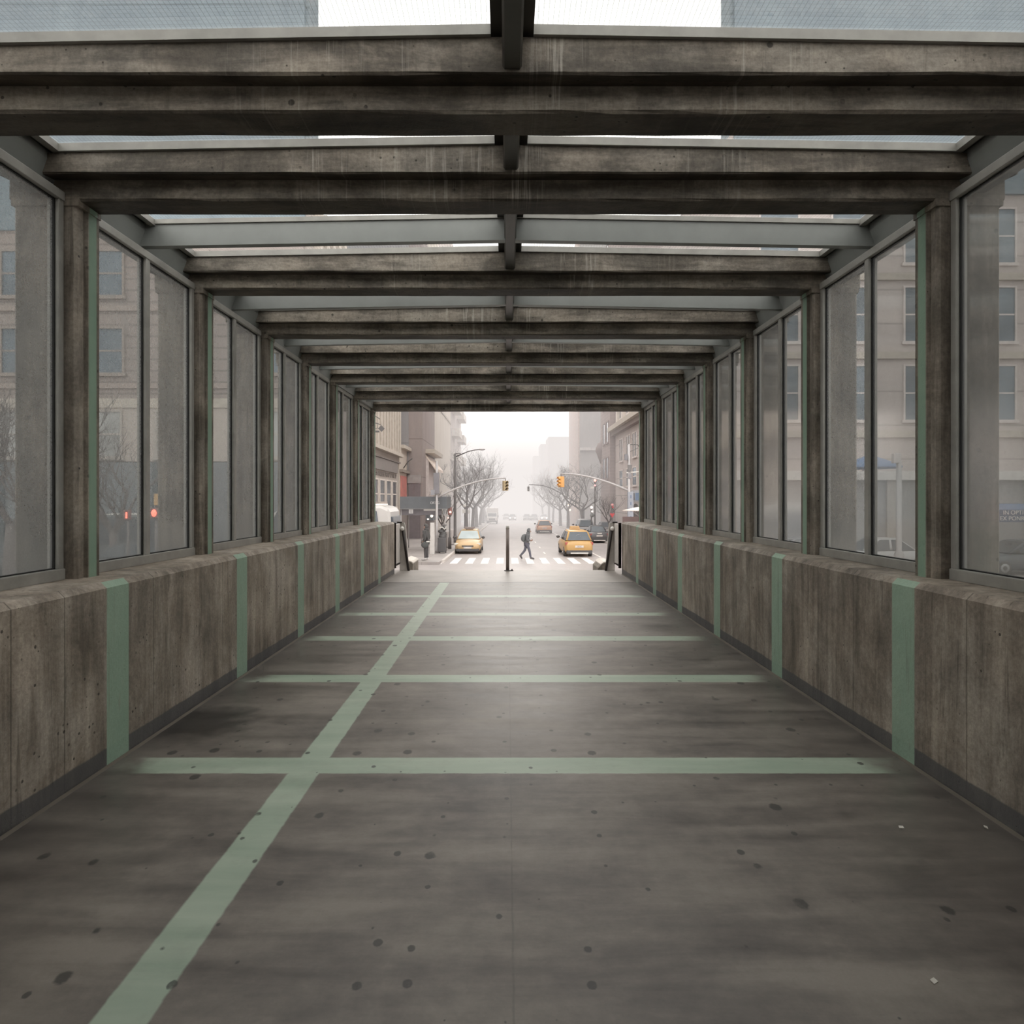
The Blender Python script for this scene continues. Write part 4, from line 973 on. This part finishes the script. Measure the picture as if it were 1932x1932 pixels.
mb = MB(); mb.loft([[(a*.10-.02, b*.14, 0) for a, b in ((1, -1), (1, 1), (-.8, 1), (-.8, -1))], [(a*.13-.06, b*.17, .14) for a, b in ((1, -1), (1, 1), (-1, 1), (-1, -1))], [(a*.12-.03, b*.16, .34) for a, b in ((1, -1), (1, 1), (-1, 1), (-1, -1))], [(a*.07+.02, b*.11, .45) for a, b in ((1, -1), (1, 1), (-1, 1), (-1, -1))]])
bmesh.ops.bevel(mb.bm, geom=mb.bm.edges[:], offset=.035, segments=2, affect='EDGES'); mb.build('sack', M('backpack_cloth', (72, 78, 80), .9), bp)
for k in (-1, 1): MB().tube([(.06, k*.12, .42), (.24, k*.145, .47), (.33, k*.15, .34), (.27, k*.16, .12), (.05, k*.15, .06)], .016, 6).build('strap', M('strap_grey', (120, 120, 120), .8), bp)
S_ = dict(pelvis=(0, 0, .95), spine=(0, 0, 1.15), chest=(0, .0, 1.38), neck=(-.01, 0, 1.54), head=(-.03, 0, 1.65), crown=(-.03, 0, 1.73), nose=(-.10, -.05, 1.645),
          hipL=(0, .09, .91), knL=(0, .09, .50), anL=(.03, .09, .09), toL=(-.12, .07, .045), hipR=(0, -.09, .91), knR=(-.01, -.09, .50), anR=(0, -.09, .09), toR=(-.15, -.11, .045),
          shL=(0, .18, 1.43), elL=(.05, .24, 1.15), wrL=(-.02, .20, .93), paL=(-.05, .19, .86), shR=(0, -.18, 1.43), elR=(.06, -.25, 1.16), wrR=(-.03, -.24, .97), paR=(-.08, -.23, .91))
Ys = 34.6
person('person in black hooded jacket and black trousers standing on the left pavement', (XY(804, Ys), Ys, zs(Ys)+.145), -.30, S_, 1.08, (26, 28, 30), (30, 30, 36), (196, 192, 190))
bg_ = thing('shoulder_bag', 'round dark bag with a white tag held at the hip of the standing person', 'bag', (XY(803, Ys), Ys-.30, zs(Ys)+1.0), .3)
mb = MB(); mb.ball((0, 0, 0), .17, (1.2, .5, 1.05), 14, 10); mb.build('pouch', M('bag_cloth', (34, 42, 42), .85), bg_)
MB().tube([(-.2, 0, .1), (-.12, -.06, .6), (.05, -.03, .78), (.2, 0, .1)], .014, 6).build('strap', TRIM, bg_)
MB().box(.06, .24, -.11, -.07, .15, .21, .01).build('tag', wht, bg_)

# ------------------------------------------------------------------ street furniture, left
GAL = M('pale_galvanised', (176, 172, 172), .45, .3); DKG = M('dark_grey_paint', (92, 88, 88), .5); BLK = M('lamp_black', (34, 32, 32), .5)
AMB = M('signal_amber', (226, 164, 84), .5); AMB2 = M('signal_olive', (170, 150, 112), .5); SL = M('signal_lens', (74, 58, 46), .3)
def signal_head(parent, c, mat, rz=0.0, s=1.0):
    """three-lamp head hanging at c (local), lenses towards local -Y turned by rz"""
    mb = MB(); q = Matrix.Translation(c) @ Matrix.Rotation(rz, 4, 'Z')
    def add(mb, nm, mt):
        for v in mb.bm.verts: v.co = q @ v.co
        return mb.build(nm, mt, parent)
    hd = add(MB().box(-.17*s, .17*s, -.11*s, .13*s, -.34*s, .34*s, .03), 'signal_housing', mat)
    for k in (-1, 0, 1):
        z = k*.215*s
        m = MB(); m.lathe([(.0, -.13*s), (.08*s, -.125*s)], 14, (0, 0, z), 'y'); add(m, 'signal_lens', SL)
        m = MB(); m.loft([[(.1*s*math.cos(a*PI/8-.3), -.10*s, z+.1*s*math.sin(a*PI/8-.3)) for a in range(10)], [(.1*s*math.cos(a*PI/8-.3), -.28*s, z+.1*s*math.sin(a*PI/8-.3)) for a in range(10)]], False, True, False); add(m, 'visor', mat)
    add(MB().tube([(0, 0, .33*s), (0, 0, .52*s)], .025, 8), 'hanger', DKG)
def arm(px0, py0, px1, py1, Y, rise=.35, n=14):
    a, b = at(px0, py0, Y), at(px1, py1, Y); P = []
    for k in range(n+1):
        u = k/n; P.append((a.x+(b.x-a.x)*u, 0, a.z+(b.z-a.z)*math.sin(u*PI/2)**.9 if True else 0))
    return P
def mast(name, lab, px, Y, top_py, armpts, tip, mat_sig, rz, zb, s=1.0, pole_r=.09):
    t = thing(name, lab, 'traffic light', (XY(px, Y), Y, zb), group='traffic lights on curved mast arms'); ox, oz = XY(px, Y), zb
    MB().lathe([(.26, 0), (.26, .12), (.19, .5), (.11, .62), (pole_r, .7), (pole_r*.8, ZY(top_py, Y)-oz)], 14).build('pole', GAL, t)
    P = [(p[0]-ox, 0, p[2]-oz) for p in armpts]
    MB().tube(P, [.07-.035*k/len(P) for k in range(len(P))], 8).build('mast_arm', GAL, t)
    e = P[-1]; signal_head(t, (e[0], 0, e[2]-.52*s), mat_sig, rz, s)
    return t
Y = 41.0
lm = mast('traffic_light', 'traffic light on a curved mast arm reaching right from the pole by the canopy', 824, Y, 870, arm(826, 938, 953.5, 902, Y), None, AMB2, .5, zs(Y)+.14, .95)
oz = zs(Y)+.14
MB().box(-.2, .16, -.16, .12, ZY(932, Y)-oz, ZY(892, Y)-oz, .03).build('control_box', M('slate_box', (112, 110, 116), .6), lm)
MB().box(-.36, -.1, -.2, -.16, ZY(934, Y)-oz, ZY(924, Y)-oz).build('sign_plate', M('slate_plate', (138, 138, 144), .6), lm)
Y = 53
t = thing('street_lamp', 'tall grey street lamp with a long arm over the road, left pavement', 'street lamp', (XY(858.5, Y), Y, zs(Y)+.14)); oz = zs(Y)+.14; ox = XY(858.5, Y)
MB().lathe([(.2, 0), (.2, .5), (.12, .6), (.11, 3), (.085, ZY(856, Y)-oz)], 12).build('pole', DKG, t)
pa = [at(x, y, Y) for x, y in ((859, 862), (871, 857), (883, 852), (895, 849), (908, 848))]
MB().tube([(p.x-ox, 0, p.z-oz) for p in pa], [.055, .05, .045, .04, .035], 8).build('lamp_arm', DKG, t)
pa = [at(x, y, Y) for x, y in ((859, 856), (866, 855), (871, 857))]; MB().tube([(p.x-ox, 0, p.z-oz) for p in pa], .03, 6).build('brace', DKG, t)
p = at(909, 848, Y); MB().ball((p.x-ox, 0, p.z-oz), .28, (1.0, .45, .28)).build('lamp_head', GAL, t)
Y = 44.5
t = thing('pedestrian_signal', 'thin dark post with a small red signal by the left kerb', 'pedestrian signal', (XY(848.5, Y), Y, zs(Y)+.14)); oz = zs(Y)+.14
MB().lathe([(.12, 0), (.11, .75), (.05, .85), (.045, ZY(955, Y)-oz)], 10).build('post', DKG, t)
MB().box(-.12, .16, -.12, .1, ZY(972, Y)-oz, ZY(957, Y)-oz, .02).build('housing', M('red_brown_housing', (150, 110, 106), .5), t)
MB().ball((.05, -.13, ZY(966, Y)-oz), .075).build('lamp', M('warm_red_glow', (255, 176, 160), emit=3.0), t)
MB().ball((-.1, -.05, ZY(977, Y)-oz), .04).build('lamp', M('warm_red_glow'), t)
Y = 40.4
t = thing('bin_stack', 'tall dark bin piled with black sacks beside the signal pole', 'bin', (XY(834.5, Y), Y, zs(Y)+.14))
MB().box(-.25, .26, -.28, .28, .08, 1.0, .05).build('bin_body', M('bin_black', (62, 62, 66), .6), t)
mb = MB(); r_ = random.Random(5)
for k in range(6): mb.ball((r_.uniform(-.08, .08), r_.uniform(-.06, .06), 1.05+.11*k), .27-.02*k, (1.0, 1.0, .62), 12, 8)
mb.build('sack', M('sack_black', (56, 58, 60), .45), t)
MB().tube([(-.2, -.25, 1.55), (.02, -.27, 1.66), (.16, -.25, 1.52), (.24, -.2, 1.62)], .03, 6).build('white_tie', wht, t)
MB().box(-.02, .26, -.16, .16, 1.72, 1.82, .03).build('crate_lid', DKG, t)
for k in (-1, 1): MB().lathe([(.05, -.03), (.08, -.03), (.08, .03), (.05, .03)], 12, (k*.2, .2, .08), 'x').build('wheel', TYRE, t)
Y = 39.2
t = thing('sandwich_board', 'tall pale board leaning behind the standing person', 'board', (XY(815.5, Y), Y, zs(Y)+.14))
mb = MB(); mb.prism([(-.16, 0), (.14, 0), (.13, 1.95), (-.12, 1.95)], 0, .05, 'y', .01); mb.build('panel', M('pale_board', (206, 202, 198), .6), t)
mb = MB(); mb.prism([(-.16, 0), (-.12, 0), (-.10, 1.8), (-.13, 1.8)], .3, .34); mb.prism([(.10, 0), (.14, 0), (.12, 1.8), (.09, 1.8)], .3, .34); mb.build('rear_leg', GAL, t)
for i, (px, y0, y1, Y, lab) in enumerate(((843.3, 1002, 1029, 46, 'white cabinet between the bin and the thin red signal post'), (851.5, 998, 1027, 49.5, 'white cabinet right of the thin red signal post'))):
    t = thing('roadside_cabinet', lab, 'cabinet', (XY(px, Y), Y, zs(Y)+.14), group='white roadside cabinets'); h_ = ZY(y0, Y)-zs(Y)-.14
    MB().box(-.16, .16, -.15, .15, .06, h_, .03).build('case', M('cabinet_white', (212, 206, 204), .6), t)
    MB().box(-.13, .13, -.165, -.15, .15, h_-.1, .01).build('door', M('cabinet_door', (198, 192, 190), .6), t)
    MB().box(-.18, .18, -.17, .17, 0, .07).build('plinth', DKG, t)
# canopy over the pavement
Y = 41.6; zg = zs(Y)+.14
t = thing('entrance_canopy', 'slate grey canopy with white lettering over the left pavement', 'canopy', (XY(799, Y), Y, zg)); ox = XY(799, Y)
x0, x1 = XY(754.5, Y)-ox, XY(842.5, Y)-ox; za, zb, zc_ = ZY(960, Y)-zg, ZY(937, Y)-zg, ZY(972, Y)-zg
CAN = M('canopy_slate', (86, 92, 98), .75); CAN2 = M('canopy_valance', (92, 88, 94), .8)
MB().box(x0, x1, 0, .06, za, zb, .01).build('front_panel', CAN, t)
mb = MB(); mb.prism([(0.06, zb), (3.4, zb+.0), (3.4, zb-.06), (.06, zb-.06)], x0, x1, 'x'); mb.build('roof_sheet', CAN, t)
MB().box(x0+.005, x0+.05, .065, 3.39, za, zb-.065).build('side_panel', CAN, t); MB().box(x1-.05, x1-.005, .065, 3.39, za, zb-.065).build('side_panel', CAN, t)
MB().box(x0-.02, x1-.35, .12, .2, zc_, za+.02).build('valance', CAN2, t)
MB().box(x0, x1, .0, .09, za-.03, za+.02).build('edge_trim', M('canopy_trim', (150, 150, 150), .5), t)
for x in (x0+.06, x1-.1):
    for y in (.1, 3.3): MB().tube([(x, y, 0), (x, y, za)], .035, 8).build('post', GAL, t)
text('lettering', 'ORTSG', .235, M('white_letters', (238, 238, 238), .5), t, (XY(820.5, Y)-ox, -.012, ZY(949, Y)-zg), depth=.006, sx=.80)
MB().box(XY(771, Y)-ox, XY(779, Y)-ox, .08, .11, ZY(969, Y)-zg, ZY(961, Y)-zg).build('small_sign', M('small_sign_white', (206, 204, 204), .5), t)
text('small_lettering', 'OPEN\nDAILY' if False else 'III\nIIIII', .09, M('small_ink', (110, 108, 112), .6), t, (XY(775, Y)-ox, .07, ZY(965, Y)-zg), depth=.002)
MB().box(XY(799, Y)-ox, XY(822, Y)-ox, .09, .12, ZY(963.5, Y)-zg, ZY(961, Y)-zg).build('light_strip', M('strip_white', (226, 222, 218), .5), t)
for i, (px, py, r_, d_) in enumerate(((814.5, 973.5, .085, 1.0), (807.5, 979.5, .05, 1.6))):
    p = at(px, py, Y+d_); b_ = thing('canopy_lamp', ['larger glowing lamp hanging under the slate canopy', 'smaller glowing lamp hanging under the slate canopy'][i], 'lamp', (p.x, Y+d_, p.z), 0, 'lamps under the canopy')
    MB().ball((0, 0, 0), r_).build('bulb', M('warm_glow', (255, 232, 206), emit=9.0), b_)
    MB().tube([(0, 0, r_*.8), (0, 0, zg+zb-.06-p.z)], .012, 6).build('flex', BLK, b_)
# sign bracket behind the last column on the left
Y = 30.0
t = thing('bracket_sign', 'dark diamond sign on a scrolled bracket at the top left of the street opening', 'sign', (XY(697, Y), Y, zs(Y)+.14)); ox, oz = XY(697, Y), zs(Y)+.14
G = lambda x, y: (XY(x, Y)-ox, 0, ZY(y, Y)-oz)
MB().tube([(0, 0, 0), G(697, 770)], .05, 10).build('post', BLK, t)
MB().tube([G(697, 800), G(708, 798), G(714, 799.5)], .02, 6).build('bracket', BLK, t)
MB().tube([G(713, 799), G(712.5, 808), G(705, 809), G(697, 808)], .016, 6).build('bracket', BLK, t)
MB().tube([G(698, 786), G(706, 784), G(713, 788), G(717, 791)], .018, 6).build('scroll', BLK, t)
a = G(719.5, 808.5); d_ = .155
MB().prism([(a[0]-d_, a[2]), (a[0], a[2]-d_), (a[0]+d_, a[2]), (a[0], a[2]+d_)], -.03, .03).build('diamond_panel', M('diamond_dark', (40, 36, 36), .6), t)
MB().tube([G(714, 800), G(719, 802)], .014, 6).build('hook', BLK, t)
b = G(711, 814); MB().box(b[0]-.11, b[0]+.11, -.08, .08, b[2]-.04, b[2]+.035, .02).build('spot_lamp', BLK, t)
# little signs on posts far along the left pavement
for i, (px, Y, py0, lab) in enumerate(((876.5, 70, 948, 'white round sign above a white plate on a post, farther along the left pavement'), (885.5, 92, 949, 'small white sign on a thin post in the mist on the left pavement'))):
    t = thing('sign_post', lab, 'sign', (XY(px, Y), Y, zs(Y)+.1), group='sign posts in the mist'); oz = zs(Y)+.1
    MB().tube([(0, 0, 0), (0, 0, ZY(py0, Y)-oz)], .04, 8).build('post', DKG, t)
    MB().lathe([(0, -.05), (.2, -.05), (.2, -.03)], 14, (0, 0, ZY(py0+6, Y)-oz), 'y').build('round_sign', wht, t)
    MB().box(-.28, .12, -.06, -.04, ZY(py0+20, Y)-oz, ZY(py0+13, Y)-oz).build('plate', wht, t)

# ------------------------------------------------------------------ street furniture, right
Y = 39.0
rm = mast('traffic_light', 'yellow traffic light on a curved mast arm reaching left over the yellow taxi', 1187, Y, 838, arm(1188, 927, 1058.5, 893.5, Y), None, AMB, -.9, zs(Y)+.14, .98, .10)
ox, oz = XY(1187, Y), zs(Y)+.14
G = lambda x, y, d=0: (XY(x, Y)-ox, d, ZY(y, Y)-oz)
def gb(x0, x1, y0, y1, nm, mt, d0=-.1, d1=.1, bev=.01):
    a, b = G(x0, y1), G(x1, y0); MB().box(a[0], b[0], d0, d1, a[2], b[2], bev).build(nm, mt, rm)
gb(1184, 1194, 928, 1000, 'equipment_column', M('blue_grey_column', (150, 154, 164), .6), -.22, .1)
for k in range(4): gb(1187.5, 1190.5, 934+k*13, 940+k*13, 'column_plate', M('column_blue_plate', (112, 124, 146), .6), -.24, -.22)
gb(1178.5, 1184, 857, 868, 'camera_box', M('camera_grey', (104, 104, 110), .5))
m = MB(); a, b, c_, d_ = G(1184.5, 877), G(1192, 877.5), G(1190.5, 889), G(1184.5, 889.5)
m.prism([(p[0], p[2]) for p in (a, b, c_, d_)], -.14, .1); m.build('loudspeaker', M('speaker_grey', (100, 98, 98), .6), rm)
MB().tube([G(1182, 892), G(1206, 890)], .03, 8).build('cross_bar', wht, rm)
gb(1185, 1191, 893, 903, 'junction_box', M('junction_grey', (128, 126, 130), .6))
MB().tube([G(1184, 838.5), G(1203, 839), G(1206, 843), G(1213, 842.5)], .025, 6).build('lamp_bracket', BLK, rm)
MB().tube([G(1186, 853), G(1194, 850), G(1204, 845)], .022, 6).build('lamp_bracket', DKG, rm)
lt = thing('lantern', 'small dark lantern hanging from the bracket at the right edge of the opening', 'lantern', (XY(1210.5, Y), Y, ZY(856, Y)))
MB().lathe([(.02, .36), (.03, .2), (.10, .12), (.11, .08)], 10).build('hood', BLK, lt)
MB().lathe([(.085, .09), (.07, -.26)], 10).build('glass', M('lantern_glass', (196, 190, 188), .3), lt)
for k in range(4):
    a = k*PI/2+.4; MB().tube([(.1*math.cos(a), .1*math.sin(a), .1), (.085*math.cos(a), .085*math.sin(a), -.3)], .012, 5).build('cage_bar', BLK, lt)
MB().lathe([(.1, -.27), (.11, -.33), (.03, -.36)], 10).build('base', BLK, lt)
MB().tube([(0, 0, .34), (0, 0, ZY(842.5, Y)-ZY(856, Y))], .012, 6).build('hook', BLK, lt)
# farther mast arm
Y = 82
t = thing('traffic_light', 'small distant traffic light on a grey mast arm beyond the right trees', 'traffic light', (XY(1101, Y), Y, zs(Y)+.1), group='traffic lights on curved mast arms'); ox, oz = XY(1101, Y), zs(Y)+.1
P = [at(x, y, Y) for x, y in ((1101, 958), (1085, 947), (1070, 939), (1055, 929), (1040, 921), (1024, 916), (1006, 914.5), (998, 914.5))]
MB().tube([(0, 0, 0), (0, 0, ZY(950, Y)-oz)], .13, 8).build('pole', DKG, t)
MB().tube([(p.x-ox, 0, p.z-oz) for p in P], .06, 6).build('mast_arm', DKG, t)
a = at(997, 922, Y); signal_head(t, (a.x-ox, 0, a.z-oz-.02), M('far_signal', (150, 144, 138), .6), 0, .9)
# posts with red lamps, plates and globes
def post_sign(lab, px, Y, py, bits, nm='street_sign_post', cat='sign', grp='signs and lamps on the right pavement'):
    t = thing(nm, lab, cat, (XY(px, Y), Y, zs(Y)+.12), group=grp); ox, oz = XY(px, Y), zs(Y)+.12
    MB().tube([(0, 0, 0), (0, 0, ZY(py, Y)-oz)], .05, 8).build('post', DKG, t)
    for kind, x, y, r, mt in bits:
        q = (XY(x, Y)-ox, -.06, ZY(y, Y)-oz)
        if kind == 'ball': MB().ball(q, r).build('lamp', mt, t)
        elif kind == 'plate': MB().box(q[0]-r, q[0]+r, -.08, -.05, q[2]-r*.6, q[2]+r*.6).build('plate', mt, t)
        elif kind == 'tri':
            m = MB(); m.prism([(q[0]-r, q[2]+r*.7), (q[0], q[2]-r), (q[0]+r, q[2]+r*.7), (q[0]+r*.5, q[2]+r), (q[0], q[2]+r*.75), (q[0]-r*.5, q[2]+r)], -.09, -.05); m.build('plate', mt, t)
        elif kind == 'disc': MB().lathe([(0, -.08), (r, -.08), (r, -.05)], 16, (q[0], 0, q[2]), 'y').build('plate', mt, t)
    return t
RG = M('pink_red_glow', (255, 150, 140), emit=2.2); WGm = M('white_globe', (240, 232, 226), emit=.8); OR = M('orange_glow', (255, 214, 160), emit=4.0); RD = M('sign_red', (206, 64, 72), .5); PKD = M('sign_pink', (214, 150, 150), .5)
post_sign('dark post with two stacked pinkish red lamps and a white plate, behind the dark saloon', 1122.5, 60, 904, [('ball', 1122.5, 906.5, .12, RG), ('ball', 1122.5, 916, .10, M('pink_dim', (226, 176, 176), emit=.9)), ('plate', 1117.5, 920, .17, wht)])
post_sign('dark post topped by two white globes above a dark round plate', 1115.5, 58, 956, [('ball', 1116, 957.5, .13, WGm), ('ball', 1117, 965, .10, WGm), ('disc', 1117, 972, .2, M('disc_grey', (140, 140, 140), .6))])
post_sign('thin post with a red heart-shaped sign below a pale disc, near the right kerb', 1155, 50, 950, [('disc', 1155, 952.5, .11, PKD), ('disc', 1156, 957, .07, RD), ('tri', 1155, 972.5, .19, RD)])
post_sign('misty lamp post with two warm orange lamps on the right', 1073, 96, 951, [('ball', 1073, 953.5, .16, OR), ('ball', 1075, 962, .16, OR)], 'lamp_post', 'lamp post')
post_sign('fainter misty lamp post with one pale lamp, left of the orange lamps', 1055.5, 118, 948, [('ball', 1056.5, 950.5, .16, WGm)], 'lamp_post', 'lamp post')
# cafe umbrella beyond the right parapet
Y = 30; t = thing('cafe_umbrella', 'flat cream cafe umbrella just beyond the right parapet', 'umbrella', (XY(1206, Y), Y, zs(Y))); oz = zs(Y)
zt = ZY(963.5, Y)-oz
mb = MB(); mb.lathe([(.78, zt-.01), (.80, zt+.02), (.3, zt+.13), (.03, zt+.18)], 8); mb.build('canopy', M('umbrella_cream', (236, 220, 210), .8), t)
MB().tube([(0, 0, 0), (0, 0, zt+.22)], .025, 8).build('pole', BLK, t)
for k in range(8):
    a = k*PI/4; MB().tube([(0, 0, zt-.28), (.4*math.cos(a), .4*math.sin(a), zt+.02)], .01, 5).build('strut', GAL, t)
MB().lathe([(.3, 0), (.3, .06), (.05, .1)], 14).build('base', BLK, t)
t = thing('market_stall', 'dark stall of bottles and jars under the cream umbrella', 'stall', (XY(1206, Y+.9), Y+.9, zs(Y+.9)))
MB().box(-.7, .75, -.25, .3, 0, 1.9, .02).build('counter', M('stall_dark', (74, 54, 52), .7), t)
r_ = random.Random(9)
for k in range(12):
    x = -.62+k*.115; h_ = r_.uniform(.2, .42)
    MB().lathe([(.04, 1.9), (.045, 1.9+h_*.6), (.018, 1.9+h_*.8), (.018, 1.9+h_)], 8, (x, -.1+r_.uniform(-.08, .08), 0)).build('jar', M('jar_%d' % (k % 3), [(92, 50, 52), (60, 44, 46), (150, 120, 116)][k % 3], .4), t)
MB().box(-.75, .8, .3, .34, 0, 2.55).build('back_panel', M('stall_back', (92, 66, 64), .7), t)
# seen through the right windows
Y = 33.0; p = at(1640, 873, Y)
t = thing('market_umbrella', 'blue market umbrella behind the second right window', 'umbrella', (p.x, Y, zs(Y))); oz = zs(Y); zt = p.z-oz
mb = MB(); mb.lathe([(1.5, zt-.3), (1.52, zt-.22), (.8, zt+.12), (.05, zt+.42)], 8); mb.build('canopy', M('umbrella_blue', (96, 126, 168), .8), t)
MB().tube([(0, 0, 0), (0, 0, zt+.5)], .03, 8).build('pole', GAL, t)
for k in range(8):
    a = k*PI/4; MB().tube([(0, 0, zt-.6), (.8*math.cos(a), .8*math.sin(a), zt-.02)], .012, 5).build('strut', GAL, t)
MB().lathe([(.35, 0), (.35, .08), (.05, .12)], 14).build('base', BLK, t)
Y = 32.4; a, b = at(1876, 985, Y), at(1990, 950, Y)
t = thing('sign_board', 'blue sign board with rows of white lettering behind the nearest right window', 'sign', ((a.x+b.x)/2, Y, zs(Y))); oz = zs(Y)
hw = (b.x-a.x)/2
MB().box(-hw, hw, 0, .08, a.z-oz, b.z-oz, .02).build('panel', M('sign_blue', (70, 90, 120), .6), t)
MB().box(-hw, hw, -.01, 0, b.z-oz-.32, b.z-oz-.02).build('light_band', M('sign_pale_blue', (126, 150, 186), .6), t)
text('lettering', 'IN OPTILLA FINE\nEX PONRENCE CO', .30, wht, t, (0, -.02, a.z-oz+.33), depth=.006)
for x in (-hw+.2, hw-.2): MB().tube([(x, .04, 0), (x, .04, a.z-oz)], .05, 8).build('leg', GAL, t)
Y = 29; p = at(1696, 870, Y)
t = thing('street_post', 'pale slim post behind the second right window, right pane', 'post', (p.x, Y, zs(Y)))
MB().lathe([(.2, 0), (.2, .9), (.12, 1.0), (.11, p.z-zs(Y))], 12).build('shaft', GAL, t)
MB().box(-.3, .05, -.1, .1, p.z-zs(Y)-.1, p.z-zs(Y)+.35, .03).build('head', GAL, t)
# ------------------------------------------------------------------ foggy daylight and camera
def fog(name, label, y0, y1, dens, col, x=130, z1=60):
    m = bpy.data.materials.new(name); m.use_nodes = True; t = m.node_tree; t.nodes.clear()
    out = t.nodes.new('ShaderNodeOutputMaterial')
    ab = t.nodes.new('ShaderNodeVolumeAbsorption'); ab.inputs['Color'].default_value = (0, 0, 0, 1); ab.inputs['Density'].default_value = dens
    em = t.nodes.new('ShaderNodeEmission'); em.inputs[0].default_value = (*col, 1); em.inputs[1].default_value = dens
    ad = t.nodes.new('ShaderNodeAddShader')
    t.links.new(ab.outputs[0], ad.inputs[0]); t.links.new(em.outputs[0], ad.inputs[1]); t.links.new(ad.outputs[0], out.inputs['Volume'])
    try: m.cycles.homogeneous_volume = True
    except Exception: pass
    o = MB().box(-x, x, y0, y1, -14, z1).build(name, m)
    tag(o, label, 'fog', kind='stuff'); return o
fog('fog', 'thick pale fog swallowing the far end of the avenue', 62, 420, .0125, (.90, .85, .825), z1=21)
w = bpy.data.worlds.new('foggy_day'); bpy.context.scene.world = w; w.use_nodes = True
nt = w.node_tree; nt.nodes.clear()
out = nt.nodes.new('ShaderNodeOutputWorld')
bg = nt.nodes.new('ShaderNodeBackground'); bg.inputs[1].default_value = 2.4
tc = nt.nodes.new('ShaderNodeTexCoord'); sx_ = nt.nodes.new('ShaderNodeSeparateXYZ'); rp = nt.nodes.new('ShaderNodeValToRGB')
nt.links.new(tc.outputs['Generated'], sx_.inputs[0]); nt.links.new(sx_.outputs[2], rp.inputs[0])
e = rp.color_ramp.elements; e[0].position = .0; e[0].color = (.90, .85, .81, 1); e[1].position = .5; e[1].color = (1, .98, .945, 1)
nt.links.new(rp.outputs[0], bg.inputs[0]); nt.links.new(bg.outputs[0], out.inputs['Surface'])
# street haze mixed into the paint colours: everything outdoors is a little paler
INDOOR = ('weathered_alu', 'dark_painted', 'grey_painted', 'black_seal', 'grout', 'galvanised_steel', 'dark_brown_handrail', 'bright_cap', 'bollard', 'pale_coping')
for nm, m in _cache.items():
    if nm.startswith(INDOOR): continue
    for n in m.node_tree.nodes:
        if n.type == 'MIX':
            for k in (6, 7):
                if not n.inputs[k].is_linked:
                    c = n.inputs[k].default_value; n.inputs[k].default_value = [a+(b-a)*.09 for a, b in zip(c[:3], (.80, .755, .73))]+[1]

sd = bpy.data.lights.new('veiled_sun', 'SUN'); sd.energy = .95; sd.angle = math.radians(48); sd.color = (1.0, .93, .86)
so = bpy.data.objects.new('veiled_sun', sd); C.objects.link(so); so.rotation_euler = (math.radians(-(90-15)), 0, 0); so.location = (0, 60, 40)
sc = bpy.context.scene
sc.view_settings.view_transform = 'Standard'; sc.view_settings.look = 'None'
sc.cycles.max_bounces = 6; sc.cycles.diffuse_bounces = 3; sc.cycles.glossy_bounces = 2
sc.cycles.transparent_max_bounces = 12; sc.cycles.volume_bounces = 0
sc.cycles.use_adaptive_sampling = True; sc.cycles.adaptive_threshold = .065; sc.cycles.adaptive_min_samples = 10
sc.cycles.caustics_reflective = False; sc.cycles.caustics_refractive = False
cd = bpy.data.cameras.new('camera'); cam = bpy.data.objects.new('camera', cd); C.objects.link(cam)
cam.location = (0, 0, EYE); cam.rotation_euler = (PI/2, 0, 0)
cd.sensor_width = 36; cd.lens = 36*F/1932
cd.shift_x = (966-CX)/1932; cd.shift_y = -(966-CY)/1932
cd.clip_start = .05; cd.clip_end = 2000
sc.camera = cam
